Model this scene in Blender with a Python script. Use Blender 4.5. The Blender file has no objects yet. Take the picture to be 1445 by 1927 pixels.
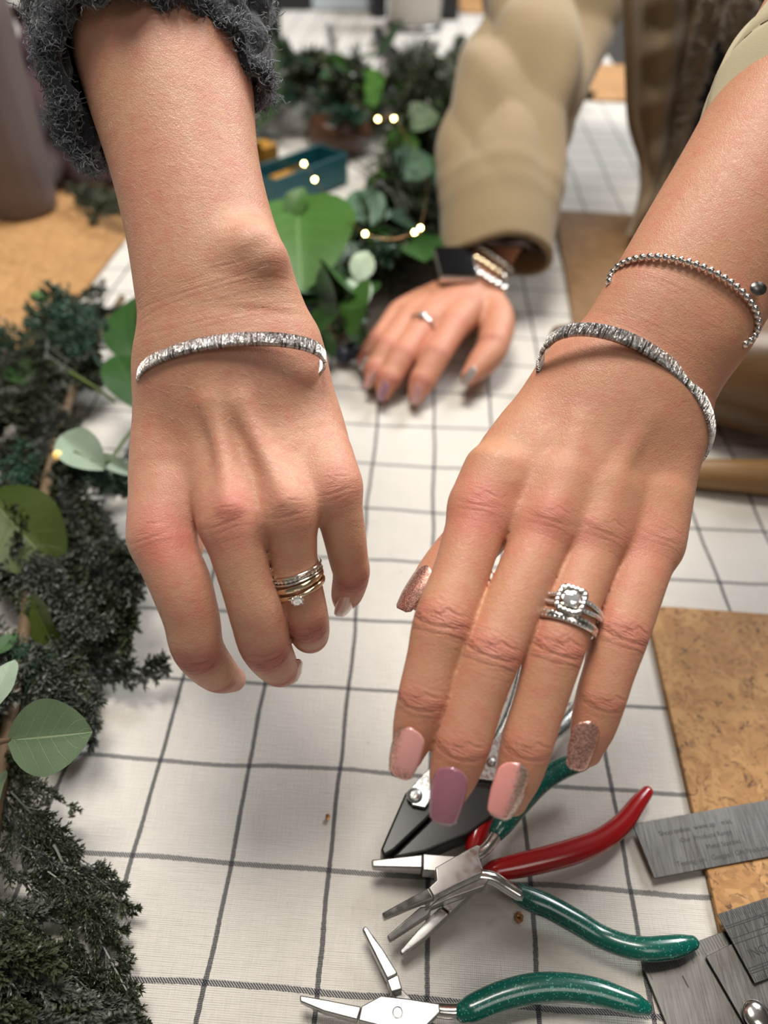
import bpy, bmesh, math, random
import numpy as np
from mathutils import Vector, Matrix
from mathutils.bvhtree import BVHTree

random.seed(7)
RNG = np.random.default_rng(11)
C = bpy.context.scene.collection
SC = bpy.context.scene

# ------------------------------------------------------------------ camera
W, H, F = 1445.0, 1927.0, 1340.0
TABLE = 0.75                       # height of the cloth
CAMH = 0.32                        # camera above the cloth
PITCH, ROLL, YAW = 0.7808, 0.0351, 0.0325
cp, sp = math.cos(PITCH), math.sin(PITCH)
FWD = np.array([0, cp, -sp]); UPV = np.array([0, sp, cp]); RGT = np.array([1.0, 0, 0])
cr, sr = math.cos(ROLL), math.sin(ROLL)
AX = cr * RGT + sr * UPV           # world direction of the picture's x
AY = sr * RGT - cr * UPV           # world direction of the picture's y (down)
CAM = np.array([0, 0, TABLE + CAMH])
cam_data = bpy.data.cameras.new('camera')
cam = bpy.data.objects.new('camera', cam_data); C.objects.link(cam)
m = Matrix.Identity(4)
for r in range(3):
    m[r][0] = AX[r]; m[r][1] = -AY[r]; m[r][2] = -FWD[r]; m[r][3] = CAM[r]
cam.matrix_world = m
cam_data.sensor_fit = 'VERTICAL'; cam_data.sensor_height = 36.0; cam_data.sensor_width = 27.0
cam_data.lens = F / H * 36.0
cam_data.clip_start = 0.01; cam_data.clip_end = 60
cam_data.dof.use_dof = True
cam_data.dof.focus_distance = 0.262
cam_data.dof.aperture_fstop = 5.5
SC.camera = cam

# ------------------------------------------------------------------ world, lights, exposure
SC.view_settings.view_transform = 'Standard'; SC.view_settings.look = 'None'
SC.view_settings.gamma = 1.0; SC.view_settings.use_curve_mapping = False
SC.view_settings.exposure = 0.0
world = bpy.data.worlds.new('room_light'); SC.world = world
world.use_nodes = True
world.node_tree.nodes['Background'].inputs[0].default_value = (1.0, 0.95, 0.89, 1)
world.node_tree.nodes['Background'].inputs[1].default_value = 0.30

def area(name, loc, target, size, power, col):
    d = bpy.data.lights.new(name, 'AREA'); d.shape = 'RECTANGLE'; d.size = size[0]; d.size_y = size[1]
    d.energy = power; d.color = col
    o = bpy.data.objects.new(name, d); C.objects.link(o); o.location = loc
    o.rotation_euler = (Vector(target) - Vector(loc)).to_track_quat('-Z', 'Y').to_euler()
    return o
area('ceiling_lamp', (-0.15, 0.72, 2.45), (-0.05, 0.4, 0.75), (0.65, 0.65), 35.0, (1, 0.94, 0.86))
area('ceiling_lamp', (1.3, 2.0, 2.5), (0.6, 1.4, 0.75), (0.9, 0.9), 66.0, (0.97, 0.98, 1.0))
area('ceiling_lamp', (0.5, -0.55, 2.45), (0.1, 0.2, 0.75), (0.6, 0.6), 4.0, (1, 0.94, 0.87))  # unseen fill lamp from the camera side

# ------------------------------------------------------------------ projection helpers
def cpx(px, py, z):
    """camera-space metres (x right, y down, z depth) of a pixel at a depth"""
    return np.array([(px - W / 2) / F * z, (py - H / 2) / F * z, z])
def c2w(a):
    a = np.asarray(a, float)
    return CAM + a[..., 0:1] * AX + a[..., 1:2] * AY + a[..., 2:3] * FWD
def P(px, py, z): return c2w(cpx(px, py, z))
def TB(px, py, h=0.0):
    """world point over the cloth at height h seen at that pixel"""
    d = FWD + (px - W / 2) / F * AX + (py - H / 2) / F * AY
    t = (TABLE + h - CAM[2]) / d[2]
    return CAM + t * d
def TZ(px, py, h=0.0):
    return float((TB(px, py, h) - CAM) @ FWD)
def V(a): return Vector((float(a[0]), float(a[1]), float(a[2])))
def nrm(v): return v / max(1e-9, np.linalg.norm(v))

# ------------------------------------------------------------------ object helpers
def tag(o, label=None, cat=None, group=None, kind=None):
    if label: o['label'] = label
    if cat: o['category'] = cat
    if group: o['group'] = group
    if kind: o['kind'] = kind
    return o
def empty(name, loc, label=None, cat=None, group=None):
    o = bpy.data.objects.new(name, None); o.empty_display_size = 0.01
    C.objects.link(o); o.location = V(loc)
    return tag(o, label, cat, group)
def put(o, parent):
    if parent is not None:
        o.parent = parent
        par = parent; loc = Vector((0, 0, 0))
        while par is not None: loc += par.location; par = par.parent
        o.location = o.location - loc
    return o
def link(name, me, mat, parent=None, smooth=True):
    if mat is not None:
        me.materials.clear()
        for mm in (mat if isinstance(mat, (list, tuple)) else [mat]): me.materials.append(mm)
    if smooth: me.polygons.foreach_set('use_smooth', [True] * len(me.polygons))
    o = bpy.data.objects.new(name, me); C.objects.link(o)
    return put(o, parent)
def mesh_obj(name, verts, faces, mat, parent=None, smooth=True, about=None):
    """verts in world coordinates; about = local origin"""
    verts = np.asarray(verts, float)
    loc = np.zeros(3) if about is None else np.asarray(about, float)
    me = bpy.data.meshes.new(name)
    me.from_pydata((verts - loc).tolist(), [], faces if isinstance(faces, list) else faces.tolist())
    me.update()
    o = link(name, me, mat, None, smooth)
    o.location = V(loc)
    return put(o, parent)
class MB:
    def __init__(s): s.v = []; s.f = []; s.n = 0
    def add(s, v, f):
        v = np.asarray(v, float)
        s.v.append(v); s.f += [[i + s.n for i in q] for q in f]; s.n += len(v)
        return s
    def build(s, name, mat, parent=None, smooth=True, about=None):
        return mesh_obj(name, np.concatenate(s.v), s.f, mat, parent, smooth, about)
def bevel_obj(o, w, seg=2, angle=30):
    bm = bmesh.new(); bm.from_mesh(o.data)
    bmesh.ops.recalc_face_normals(bm, faces=bm.faces)
    es = [e for e in bm.edges if len(e.link_faces) == 2 and e.calc_face_angle(0) > math.radians(angle)]
    bmesh.ops.bevel(bm, geom=es, offset=w, segments=seg, profile=0.6, affect='EDGES', clamp_overlap=True)
    bm.to_mesh(o.data); bm.free()
    for p in o.data.polygons: p.use_smooth = True
    m_ = o.modifiers.new('wn', 'WEIGHTED_NORMAL'); m_.keep_sharp = False
    return o
def catmull(pts, sub):
    """resample rows through Catmull-Rom, sub steps per span"""
    p = np.asarray(pts, float); n = len(p)
    out = []
    for i in range(n - 1):
        p0 = p[i - 1] if i > 0 else 2 * p[0] - p[1]
        p1, p2 = p[i], p[i + 1]
        p3 = p[i + 2] if i + 2 < n else 2 * p[-1] - p[-2]
        for k in range(sub):
            t = k / sub
            out.append(0.5 * (2 * p1 + (p2 - p0) * t + (2 * p0 - 5 * p1 + 4 * p2 - p3) * t * t + (3 * p1 - p0 - 3 * p2 + p3) * t ** 3))
    out.append(p[-1])
    return np.array(out)
def tube(pts, rad, seg=10, up=(0, 0, 1), flat=1.0, caps=True, closed=False):
    """tube through points; rad a number or per point; flat = height/width"""
    p = np.asarray(pts, float); n = len(p)
    rad = np.full(n, rad, float) if np.isscalar(rad) else np.asarray(rad, float)
    if closed:
        tan = np.roll(p, -1, 0) - np.roll(p, 1, 0)
    else:
        tan = np.gradient(p, axis=0)
    tan /= np.maximum(1e-12, np.linalg.norm(tan, axis=1))[:, None]
    up = np.asarray(up, float)
    if up.ndim == 1: up = np.tile(up, (n, 1))
    side = np.cross(tan, up); L = np.linalg.norm(side, axis=1)
    for i in range(n):
        if L[i] < 1e-4:
            side[i] = np.cross(tan[i], [0.3, 0.9, 0.31])
    side /= np.linalg.norm(side, axis=1)[:, None]
    u2 = np.cross(side, tan)
    a = np.arange(seg) / seg * 2 * math.pi
    v = p[:, None, :] + rad[:, None, None] * (np.cos(a)[None, :, None] * side[:, None, :] + flat * np.sin(a)[None, :, None] * u2[:, None, :])
    v = v.reshape(-1, 3); f = []
    for i in range(n if closed else n - 1):
        j = (i + 1) % n
        for k in range(seg):
            k2 = (k + 1) % seg
            f.append([i * seg + k, i * seg + k2, j * seg + k2, j * seg + k])
    if caps and not closed:
        f.append(list(range(seg))[::-1]); f.append([(n - 1) * seg + k for k in range(seg)])
    return v, f
def round_tube(pts, rad, seg=12, up=(0, 0, 1), flat=1.0, k=4):
    """tube with rounded ends"""
    p = np.asarray(pts, float); n = len(p)
    rad = np.full(n, rad, float) if np.isscalar(rad) else np.asarray(rad, float)
    t0 = nrm(p[0] - p[1]); t1 = nrm(p[-1] - p[-2])
    A = [p[0] + t0 * rad[0] * math.cos(x) for x in np.linspace(0.08, math.pi / 2, k, endpoint=False)]
    ra = [rad[0] * math.sin(x) for x in np.linspace(0.08, math.pi / 2, k, endpoint=False)]
    B = [p[-1] + t1 * rad[-1] * math.cos(x) for x in np.linspace(0.08, math.pi / 2, k, endpoint=False)][::-1]
    rb = [rad[-1] * math.sin(x) for x in np.linspace(0.08, math.pi / 2, k, endpoint=False)][::-1]
    return tube(np.array(A + list(p) + B), np.array(ra + list(rad) + rb), seg, up, flat)
def ball(c, r, nu=12, nv=8, sq=(1, 1, 1), rot=None):
    v = [[0, 0, 1.0]]
    for i in range(1, nv):
        th = math.pi * i / nv
        for k in range(nu):
            a = 2 * math.pi * k / nu
            v.append([math.sin(th) * math.cos(a), math.sin(th) * math.sin(a), math.cos(th)])
    v.append([0, 0, -1.0]); v = np.array(v) * np.array(sq) * r
    if rot is not None: v = v @ np.asarray(rot).T
    v = v + np.asarray(c); f = []
    for k in range(nu): f.append([0, 1 + k, 1 + (k + 1) % nu])
    for i in range(nv - 2):
        for k in range(nu):
            a = 1 + i * nu + k; b = 1 + i * nu + (k + 1) % nu
            f.append([a, a + nu, b + nu, b])
    s = 1 + (nv - 2) * nu
    for k in range(nu): f.append([s + k, len(v) - 1, s + (k + 1) % nu])
    return v, f
def prism(poly, h0, h1):
    """poly: world xy(z ignored) list; between heights h0 and h1 above the cloth (numbers or per vertex)"""
    n = len(poly)
    h0 = [h0] * n if np.isscalar(h0) else h0; h1 = [h1] * n if np.isscalar(h1) else h1
    v = [[p[0], p[1], TABLE + a] for p, a in zip(poly, h0)] + [[p[0], p[1], TABLE + b] for p, b in zip(poly, h1)]
    f = [list(range(n))[::-1], [n + i for i in range(n)]]
    for i in range(n):
        j = (i + 1) % n
        f.append([i, j, n + j, n + i])
    a = sum(poly[i][0] * poly[(i + 1) % n][1] - poly[(i + 1) % n][0] * poly[i][1] for i in range(n))
    if a < 0: f = [q[::-1] for q in f]
    return np.array(v), f
def pxpoly(pts, h): return [TB(x, y, h) for x, y in pts]
def lathe(profile, seg=24):
    """profile (r, z) list about the local z axis"""
    v = []; f = []
    for r, z in profile:
        for k in range(seg):
            a = 2 * math.pi * k / seg
            v.append([r * math.cos(a), r * math.sin(a), z])
    for i in range(len(profile) - 1):
        for k in range(seg):
            k2 = (k + 1) % seg
            f.append([i * seg + k, i * seg + k2, (i + 1) * seg + k2, (i + 1) * seg + k])
    return np.array(v), f

# ------------------------------------------------------------------ material helpers
class NT:
    def __init__(s, name):
        s.m = bpy.data.materials.new(name); s.m.use_nodes = True
        s.t = s.m.node_tree; s.b = s.t.nodes['Principled BSDF']
    def n(s, typ, **kw):
        x = s.t.nodes.new(typ)
        for k, v in kw.items():
            if k.startswith('i_'): x.inputs[k[2:].replace('_', ' ')].default_value = v
            else: setattr(x, k, v)
        return x
    def l(s, a, b): s.t.links.new(a, b); return s
    def math(s, op, a, b=None, c=None, clamp=False):
        x = s.t.nodes.new('ShaderNodeMath'); x.operation = op; x.use_clamp = clamp
        for i, v in enumerate((a, b, c)):
            if v is None: continue
            if isinstance(v, (int, float)): x.inputs[i].default_value = v
            else: s.l(v, x.inputs[i])
        return x.outputs[0]
    def mix(s, f, a, b, blend='MIX'):
        x = s.t.nodes.new('ShaderNodeMix'); x.data_type = 'RGBA'; x.blend_type = blend
        for i, v in ((0, f), (6, a), (7, b)):
            if isinstance(v, (int, float)): x.inputs[i].default_value = v
            elif isinstance(v, tuple): x.inputs[i].default_value = (*v, 1) if len(v) == 3 else v
            else: s.l(v, x.inputs[i])
        return x.outputs[2]
    def ramp(s, f, stops, interp='LINEAR'):
        x = s.t.nodes.new('ShaderNodeValToRGB'); x.color_ramp.interpolation = interp
        e = x.color_ramp.elements
        while len(e) < len(stops): e.new(0.5)
        for q, (p, c) in zip(e, stops):
            q.position = p; q.color = (*c, 1) if isinstance(c, tuple) else (c, c, c, 1)
        s.l(f, x.inputs[0]); return x.outputs[0]
    def obj(s): return s.n('ShaderNodeTexCoord').outputs['Object']
    def mapped(s, scale, vec=None, loc=(0, 0, 0), rot=(0, 0, 0)):
        x = s.n('ShaderNodeMapping'); x.inputs['Scale'].default_value = scale
        x.inputs['Location'].default_value = loc; x.inputs['Rotation'].default_value = rot
        s.l(vec if vec is not None else s.obj(), x.inputs['Vector']); return x.outputs[0]
    def noise(s, scale, vec=None, detail=2, rough=0.5, dist=0.0, out='Fac'):
        x = s.n('ShaderNodeTexNoise'); x.inputs['Scale'].default_value = scale
        x.inputs['Detail'].default_value = detail; x.inputs['Roughness'].default_value = rough; x.inputs['Distortion'].default_value = dist
        s.l(vec if vec is not None else s.obj(), x.inputs['Vector']); return x.outputs[out]
    def voro(s, scale, vec=None, feature='F1', out='Distance'):
        x = s.n('ShaderNodeTexVoronoi'); x.feature = feature; x.inputs['Scale'].default_value = scale
        s.l(vec if vec is not None else s.obj(), x.inputs['Vector']); return x.outputs[out]
    def attr(s, name, out='Fac'):
        x = s.n('ShaderNodeAttribute'); x.attribute_name = name; return x.outputs[out]
    def bump(s, h, dist, strength=1.0, normal=None):
        x = s.n('ShaderNodeBump'); x.inputs['Distance'].default_value = dist; x.inputs['Strength'].default_value = strength
        s.l(h, x.inputs['Height'])
        if normal is not None: s.l(normal, x.inputs['Normal'])
        return x.outputs[0]
    def set(s, **kw):
        for k, v in kw.items():
            k = k.replace('_', ' ')
            if isinstance(v, bpy.types.NodeSocket): s.l(v, s.b.inputs[k])
            elif isinstance(v, tuple) and len(v) == 3 and k in ('Base Color', 'Emission Color', 'Specular Tint', 'Sheen Tint', 'Coat Tint'): s.b.inputs[k].default_value = (*v, 1)
            else: s.b.inputs[k].default_value = v
        return s

def plain(name, col, rough=0.5, metal=0.0, var=0.12, scale=60, bump=0.0, **kw):
    t = NT(name)
    nz = t.noise(scale, detail=3)
    t.set(Base_Color=t.mix(t.math('MULTIPLY', nz, var * 2), col, tuple(c * 0.55 for c in col)), Roughness=rough, Metallic=metal)
    if bump: t.set(Normal=t.bump(nz, bump))
    t.set(**kw)
    return t.m

def skin_mat(name, base, red, tan, wr=1.0):
    t = NT(name); o = t.obj()
    big = t.noise(38, detail=3, rough=0.6); med = t.noise(170, detail=3, rough=0.65); fine = t.noise(700, detail=2)
    c = t.mix(t.ramp(big, [(0.35, 0.0), (0.7, 1.0)]), base, tan)
    c = t.mix(t.math('MULTIPLY', t.ramp(med, [(0.45, 0.0), (0.75, 1.0)]), 0.45), c, red)
    rd = t.math('ADD', t.attr('red'), t.math('MULTIPLY', t.math('SUBTRACT', med, 0.5), 0.25), clamp=True)
    c = t.mix(t.math('MULTIPLY', rd, 0.85), c, red)
    # freckles and pores
    fr = t.voro(190); c = t.mix(t.math('MULTIPLY', t.ramp(fr, [(0.0, 1.0), (0.09, 0.0)]), t.ramp(t.noise(60), [(0.55, 0.0), (0.7, 0.55)])), c, tuple(x * 0.62 for x in red))
    # creases: ju = distance along from the joint (mm), lat = sideways (mm)
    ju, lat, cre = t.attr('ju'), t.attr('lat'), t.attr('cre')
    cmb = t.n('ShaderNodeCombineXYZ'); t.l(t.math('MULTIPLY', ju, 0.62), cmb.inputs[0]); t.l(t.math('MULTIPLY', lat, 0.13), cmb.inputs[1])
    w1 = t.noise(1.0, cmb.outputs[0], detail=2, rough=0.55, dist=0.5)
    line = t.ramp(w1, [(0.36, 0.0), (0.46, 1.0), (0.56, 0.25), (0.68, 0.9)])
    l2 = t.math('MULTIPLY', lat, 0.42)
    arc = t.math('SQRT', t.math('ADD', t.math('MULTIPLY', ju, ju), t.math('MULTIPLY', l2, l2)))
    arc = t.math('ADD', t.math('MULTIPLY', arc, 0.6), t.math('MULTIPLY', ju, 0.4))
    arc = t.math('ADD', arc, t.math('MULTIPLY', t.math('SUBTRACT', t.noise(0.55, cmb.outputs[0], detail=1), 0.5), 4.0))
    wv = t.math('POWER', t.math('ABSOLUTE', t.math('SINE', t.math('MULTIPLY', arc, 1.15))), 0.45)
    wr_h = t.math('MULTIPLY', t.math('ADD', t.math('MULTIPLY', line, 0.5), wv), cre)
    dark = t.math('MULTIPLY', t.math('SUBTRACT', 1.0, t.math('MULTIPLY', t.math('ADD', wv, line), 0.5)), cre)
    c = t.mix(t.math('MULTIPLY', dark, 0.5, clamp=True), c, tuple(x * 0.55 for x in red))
    v1 = t.n('ShaderNodeTexVoronoi'); v1.feature = 'DISTANCE_TO_EDGE'; v1.inputs['Scale'].default_value = 1250
    t.l(t.mapped((1, 1, 1)), v1.inputs['Vector'])
    pores = t.ramp(v1.outputs['Distance'], [(0.0, 0.0), (0.25, 1.0)])
    n1 = t.bump(wr_h, 0.0007 * wr, 0.85)
    n2 = t.bump(t.math('ADD', t.math('MULTIPLY', pores, 0.5), fine), 0.00022, 0.5, n1)
    n3 = t.bump(med, 0.0006, 0.25, n2)
    t.set(Base_Color=c, Roughness=t.ramp(fine, [(0.3, 0.40), (0.7, 0.55)]), Normal=n3, Specular_IOR_Level=0.42,
          Subsurface_Weight=0.12, Subsurface_Radius=(0.009, 0.0035, 0.0018), Subsurface_Scale=0.35)
    return t.m

MAT = {}
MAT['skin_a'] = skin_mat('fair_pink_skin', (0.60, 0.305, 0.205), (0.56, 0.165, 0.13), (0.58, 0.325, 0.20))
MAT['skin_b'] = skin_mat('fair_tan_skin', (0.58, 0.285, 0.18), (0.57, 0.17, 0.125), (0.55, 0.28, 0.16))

def metal(name, col, rough, scale=(300, 300, 300), brush=0.00005, var=0.15):
    t = NT(name); nz = t.noise(1.0, t.mapped(scale), detail=2)
    t.set(Base_Color=t.mix(t.math('MULTIPLY', nz, var), col, tuple(c * 0.4 for c in col)), Metallic=1.0,
          Roughness=t.ramp(nz, [(0.3, rough * 0.7), (0.7, rough * 1.3)]), Normal=t.bump(nz, brush))
    return t.m
MAT['silver'] = metal('polished_silver', (0.80, 0.78, 0.75), 0.16, (400, 400, 400), .00001, .08)
MAT['steel'] = metal('satin_steel', (0.43, 0.42, 0.41), 0.36, (300, 300, 300), .000003, .03)
MAT['dark_steel'] = metal('dark_steel', (0.20, 0.195, 0.19), 0.35, (500, 500, 500), .00001)
MAT['zinc'] = metal('zinc_plate', (0.62, 0.66, 0.66), 0.28, (500, 500, 500), .00001, .1)
MAT['gold'] = metal('yellow_gold', (0.80, 0.67, 0.46), 0.14)
MAT['white_gold'] = metal('white_gold', (0.80, 0.77, 0.70), 0.14)
MAT['black_metal'] = plain('blackened_steel', (0.014, 0.014, 0.014), 0.38, 0.0, 0.2, 300)

def hammered():
    t = NT('hammered_silver')
    a = t.attr('band', 'Vector')                      # x = along the band in mm, y = across in mm
    mp = t.mapped((1.0, 0.10, 1), a)
    nz = t.noise(1.0, mp, detail=3, rough=0.7, dist=0.3)
    nz2 = t.noise(2.4, mp, detail=2)
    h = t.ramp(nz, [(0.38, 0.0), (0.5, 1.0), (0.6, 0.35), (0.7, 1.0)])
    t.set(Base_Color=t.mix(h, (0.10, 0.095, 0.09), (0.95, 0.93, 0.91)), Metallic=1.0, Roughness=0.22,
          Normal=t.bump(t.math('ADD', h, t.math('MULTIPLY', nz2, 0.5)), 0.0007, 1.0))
    return t.m
MAT['hammered'] = hammered()

def diamond():
    t = NT('clear_stone')
    t.set(Base_Color=(.96, .97, .99), Roughness=0.02, Metallic=0.75, Specular_IOR_Level=1.0, Coat_Weight=1.0, Coat_Roughness=0.0)
    return t.m
MAT['diamond'] = diamond()

def nail_gloss(name, col, glitter=None, split=None):
    """gloss polish; glitter colour over the whole nail or over one side (split = sign on the across coordinate)"""
    t = NT(name)
    c = col; rough = 0.12; met = 0.0
    t.set(Coat_Weight=1.0, Coat_Roughness=0.04, Subsurface_Weight=0.0)
    if glitter:
        uv = t.attr('nail', 'Vector'); sep = t.n('ShaderNodeSeparateXYZ'); t.l(uv, sep.inputs[0])
        fl = t.voro(3200, out='Color'); s2 = t.n('ShaderNodeSeparateColor'); t.l(fl, s2.inputs[0])
        fleck = t.mix(s2.outputs[0], tuple(g * 0.4 for g in glitter), tuple(min(1, g * 2.0) for g in glitter))
        if split is None: fac = 1.0
        elif split == 'edge':
            e = t.math('MAXIMUM', t.math('MULTIPLY', sep.outputs[1], -1.0), t.math('SUBTRACT', t.math('MULTIPLY', sep.outputs[0], 2.0), 1.15))
            e = t.math('ADD', e, t.math('MULTIPLY', t.math('SUBTRACT', s2.outputs[1], 0.5), 0.5))
            fac = t.ramp(e, [(0.45, 0.0), (0.75, 1.0)])
        else:
            e = t.math('MULTIPLY', sep.outputs[1], float(split))
            e = t.math('ADD', e, t.math('MULTIPLY', t.math('SUBTRACT', s2.outputs[1], 0.5), 0.5))
            e = t.math('ADD', e, t.math('MULTIPLY', t.math('SUBTRACT', 0.5, sep.outputs[0]), 0.4))
            fac = t.ramp(e, [(0.1, 0.0), (0.4, 1.0)])
        nm = t.n('ShaderNodeNormalMap') if False else None
        t.set(Base_Color=t.mix(fac, col, fleck))
        if isinstance(fac, float): t.set(Metallic=0.75, Roughness=0.35)
        else:
            t.set(Metallic=t.math('MULTIPLY', fac, 0.75), Roughness=t.math('ADD', 0.15, t.math('MULTIPLY', fac, 0.2)))
        t.set(Normal=t.bump(s2.outputs[2], 0.00025, 0.8))
    else:
        t.set(Base_Color=t.mix(t.noise(90), col, tuple(x * 0.88 for x in col)), Roughness=rough)
    return t.m
MAT['nail_pale_pink'] = nail_gloss('pale_pink_polish', (0.72, 0.34, 0.31), (0.50, 0.27, 0.20), 'edge')
MAT['nail_mauve'] = nail_gloss('mauve_polish', (0.34, 0.135, 0.185))
MAT['nail_pink_glitter'] = nail_gloss('pink_and_glitter_polish', (0.80, 0.33, 0.30), (0.60, 0.36, 0.30), 1)
MAT['nail_glitter'] = nail_gloss('rose_gold_glitter_polish', (0.45, 0.22, 0.18), (0.50, 0.27, 0.22))
MAT['nail_bare'] = nail_gloss('bare_nail', (0.66, 0.37, 0.30))
MAT['nail_silver'] = nail_gloss('champagne_polish', (0.62, 0.50, 0.44), (0.7, 0.58, 0.5))
MAT['nail_lilac'] = nail_gloss('lilac_polish', (0.40, 0.20, 0.27))
MAT['nail_blush'] = nail_gloss('blush_polish', (0.66, 0.33, 0.31))

# ------------------------------------------------------------------ bodies: one continuous skin grown from swept sections
class Sweep:
    """rows: (px, py, depth, half width px); flat = thickness/width; up = back-of-hand direction in camera space"""
    def __init__(s, rows, flat=0.9, up=(0, -0.2, -1), sub=5, joints=(), caps=(0.8, 0.9), flats=None, ups=None, off=0.0):
        rows = np.asarray(rows, float)
        pts = np.array([cpx(r[0], r[1], r[2]) for r in rows])
        rw = rows[:, 3] / F * rows[:, 2]
        fl = np.full(len(rows), flat, float) if flats is None else np.asarray(flats, float)
        upv = np.tile(np.asarray(up, float), (len(rows), 1)) if ups is None else np.asarray(ups, float)
        A = catmull(np.column_stack([pts, rw, rw * fl, upv]), sub).astype(np.float32)
        s.C, s.rw, s.rt = A[:, :3], A[:, 3], A[:, 4]
        t = np.gradient(s.C, axis=0); s.t = t / np.linalg.norm(t, axis=1)[:, None]
        u = A[:, 5:8]; sd = np.cross(s.t, u); s.sd = sd / np.linalg.norm(sd, axis=1)[:, None]
        s.u = np.cross(s.sd, s.t)
        s.C = s.C - s.u * np.float32(off)
        d = np.linalg.norm(np.diff(s.C, axis=0), axis=1); s.s = np.concatenate([[0], np.cumsum(d)]).astype(np.float32)
        s.sub = sub; s.mcp = None
        s.joint = [float(s.s[j * sub]) for j in joints]; s.caps = caps
        s.R = float(max(s.rw.max(), s.rt.max()))
    def bbox(s, m): return s.C.min(0) - s.R - m, s.C.max(0) + s.R + m
    def eval(s, Q, full=False):
        Q = Q.astype(np.float32); n = len(s.C) - 1
        best = np.full(len(Q), 1e9, np.float32); bi = np.zeros(len(Q), np.int32); bt = np.zeros(len(Q), np.float32)
        for i in range(n):
            ab = s.C[i + 1] - s.C[i]; q = Q - s.C[i]
            t = np.clip((q @ ab) / (ab @ ab), 0, 1)
            d = q - t[:, None] * ab; d2 = (d * d).sum(1)
            mk = d2 < best
            best[mk] = d2[mk]; bi[mk] = i; bt[mk] = t[mk]
        def lp(a): 
            w = bt if a.ndim == 1 else bt[:, None]
            return a[bi] * (1 - w) + a[bi + 1] * w
        q = Q - lp(s.C); sd, u, tt = lp(s.sd), lp(s.u), lp(s.t)
        rw, rt = lp(s.rw), lp(s.rt)
        w = (q * sd).sum(1); h = (q * u).sum(1); l = (q * tt).sum(1)
        end = ((bi == 0) & (bt <= 0) & (l < 0)) | ((bi == n - 1) & (bt >= 1) & (l > 0))
        rl = np.where(bi == 0, rw * s.caps[0], rw * s.caps[1])
        l = np.where(end, l, 0)
        k = np.sqrt((w / rw) ** 2 + (h / rt) ** 2 + (l / rl) ** 2) + 1e-9
        g = np.sqrt((w / rw ** 2) ** 2 + (h / rt ** 2) ** 2 + (l / rl ** 2) ** 2) / k + 1e-6
        d = np.clip((k - 1) / g, -0.03, 0.05)
        d = np.where(k < 0.5, (k - 1) * np.minimum(rw, rt), d)
        if full: return d, lp(s.s), w, h, rt
        return d

def smin(a, b, k):
    h = np.maximum(k - np.abs(a - b), 0) / k
    return np.minimum(a, b) - h * h * k * 0.25

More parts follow.
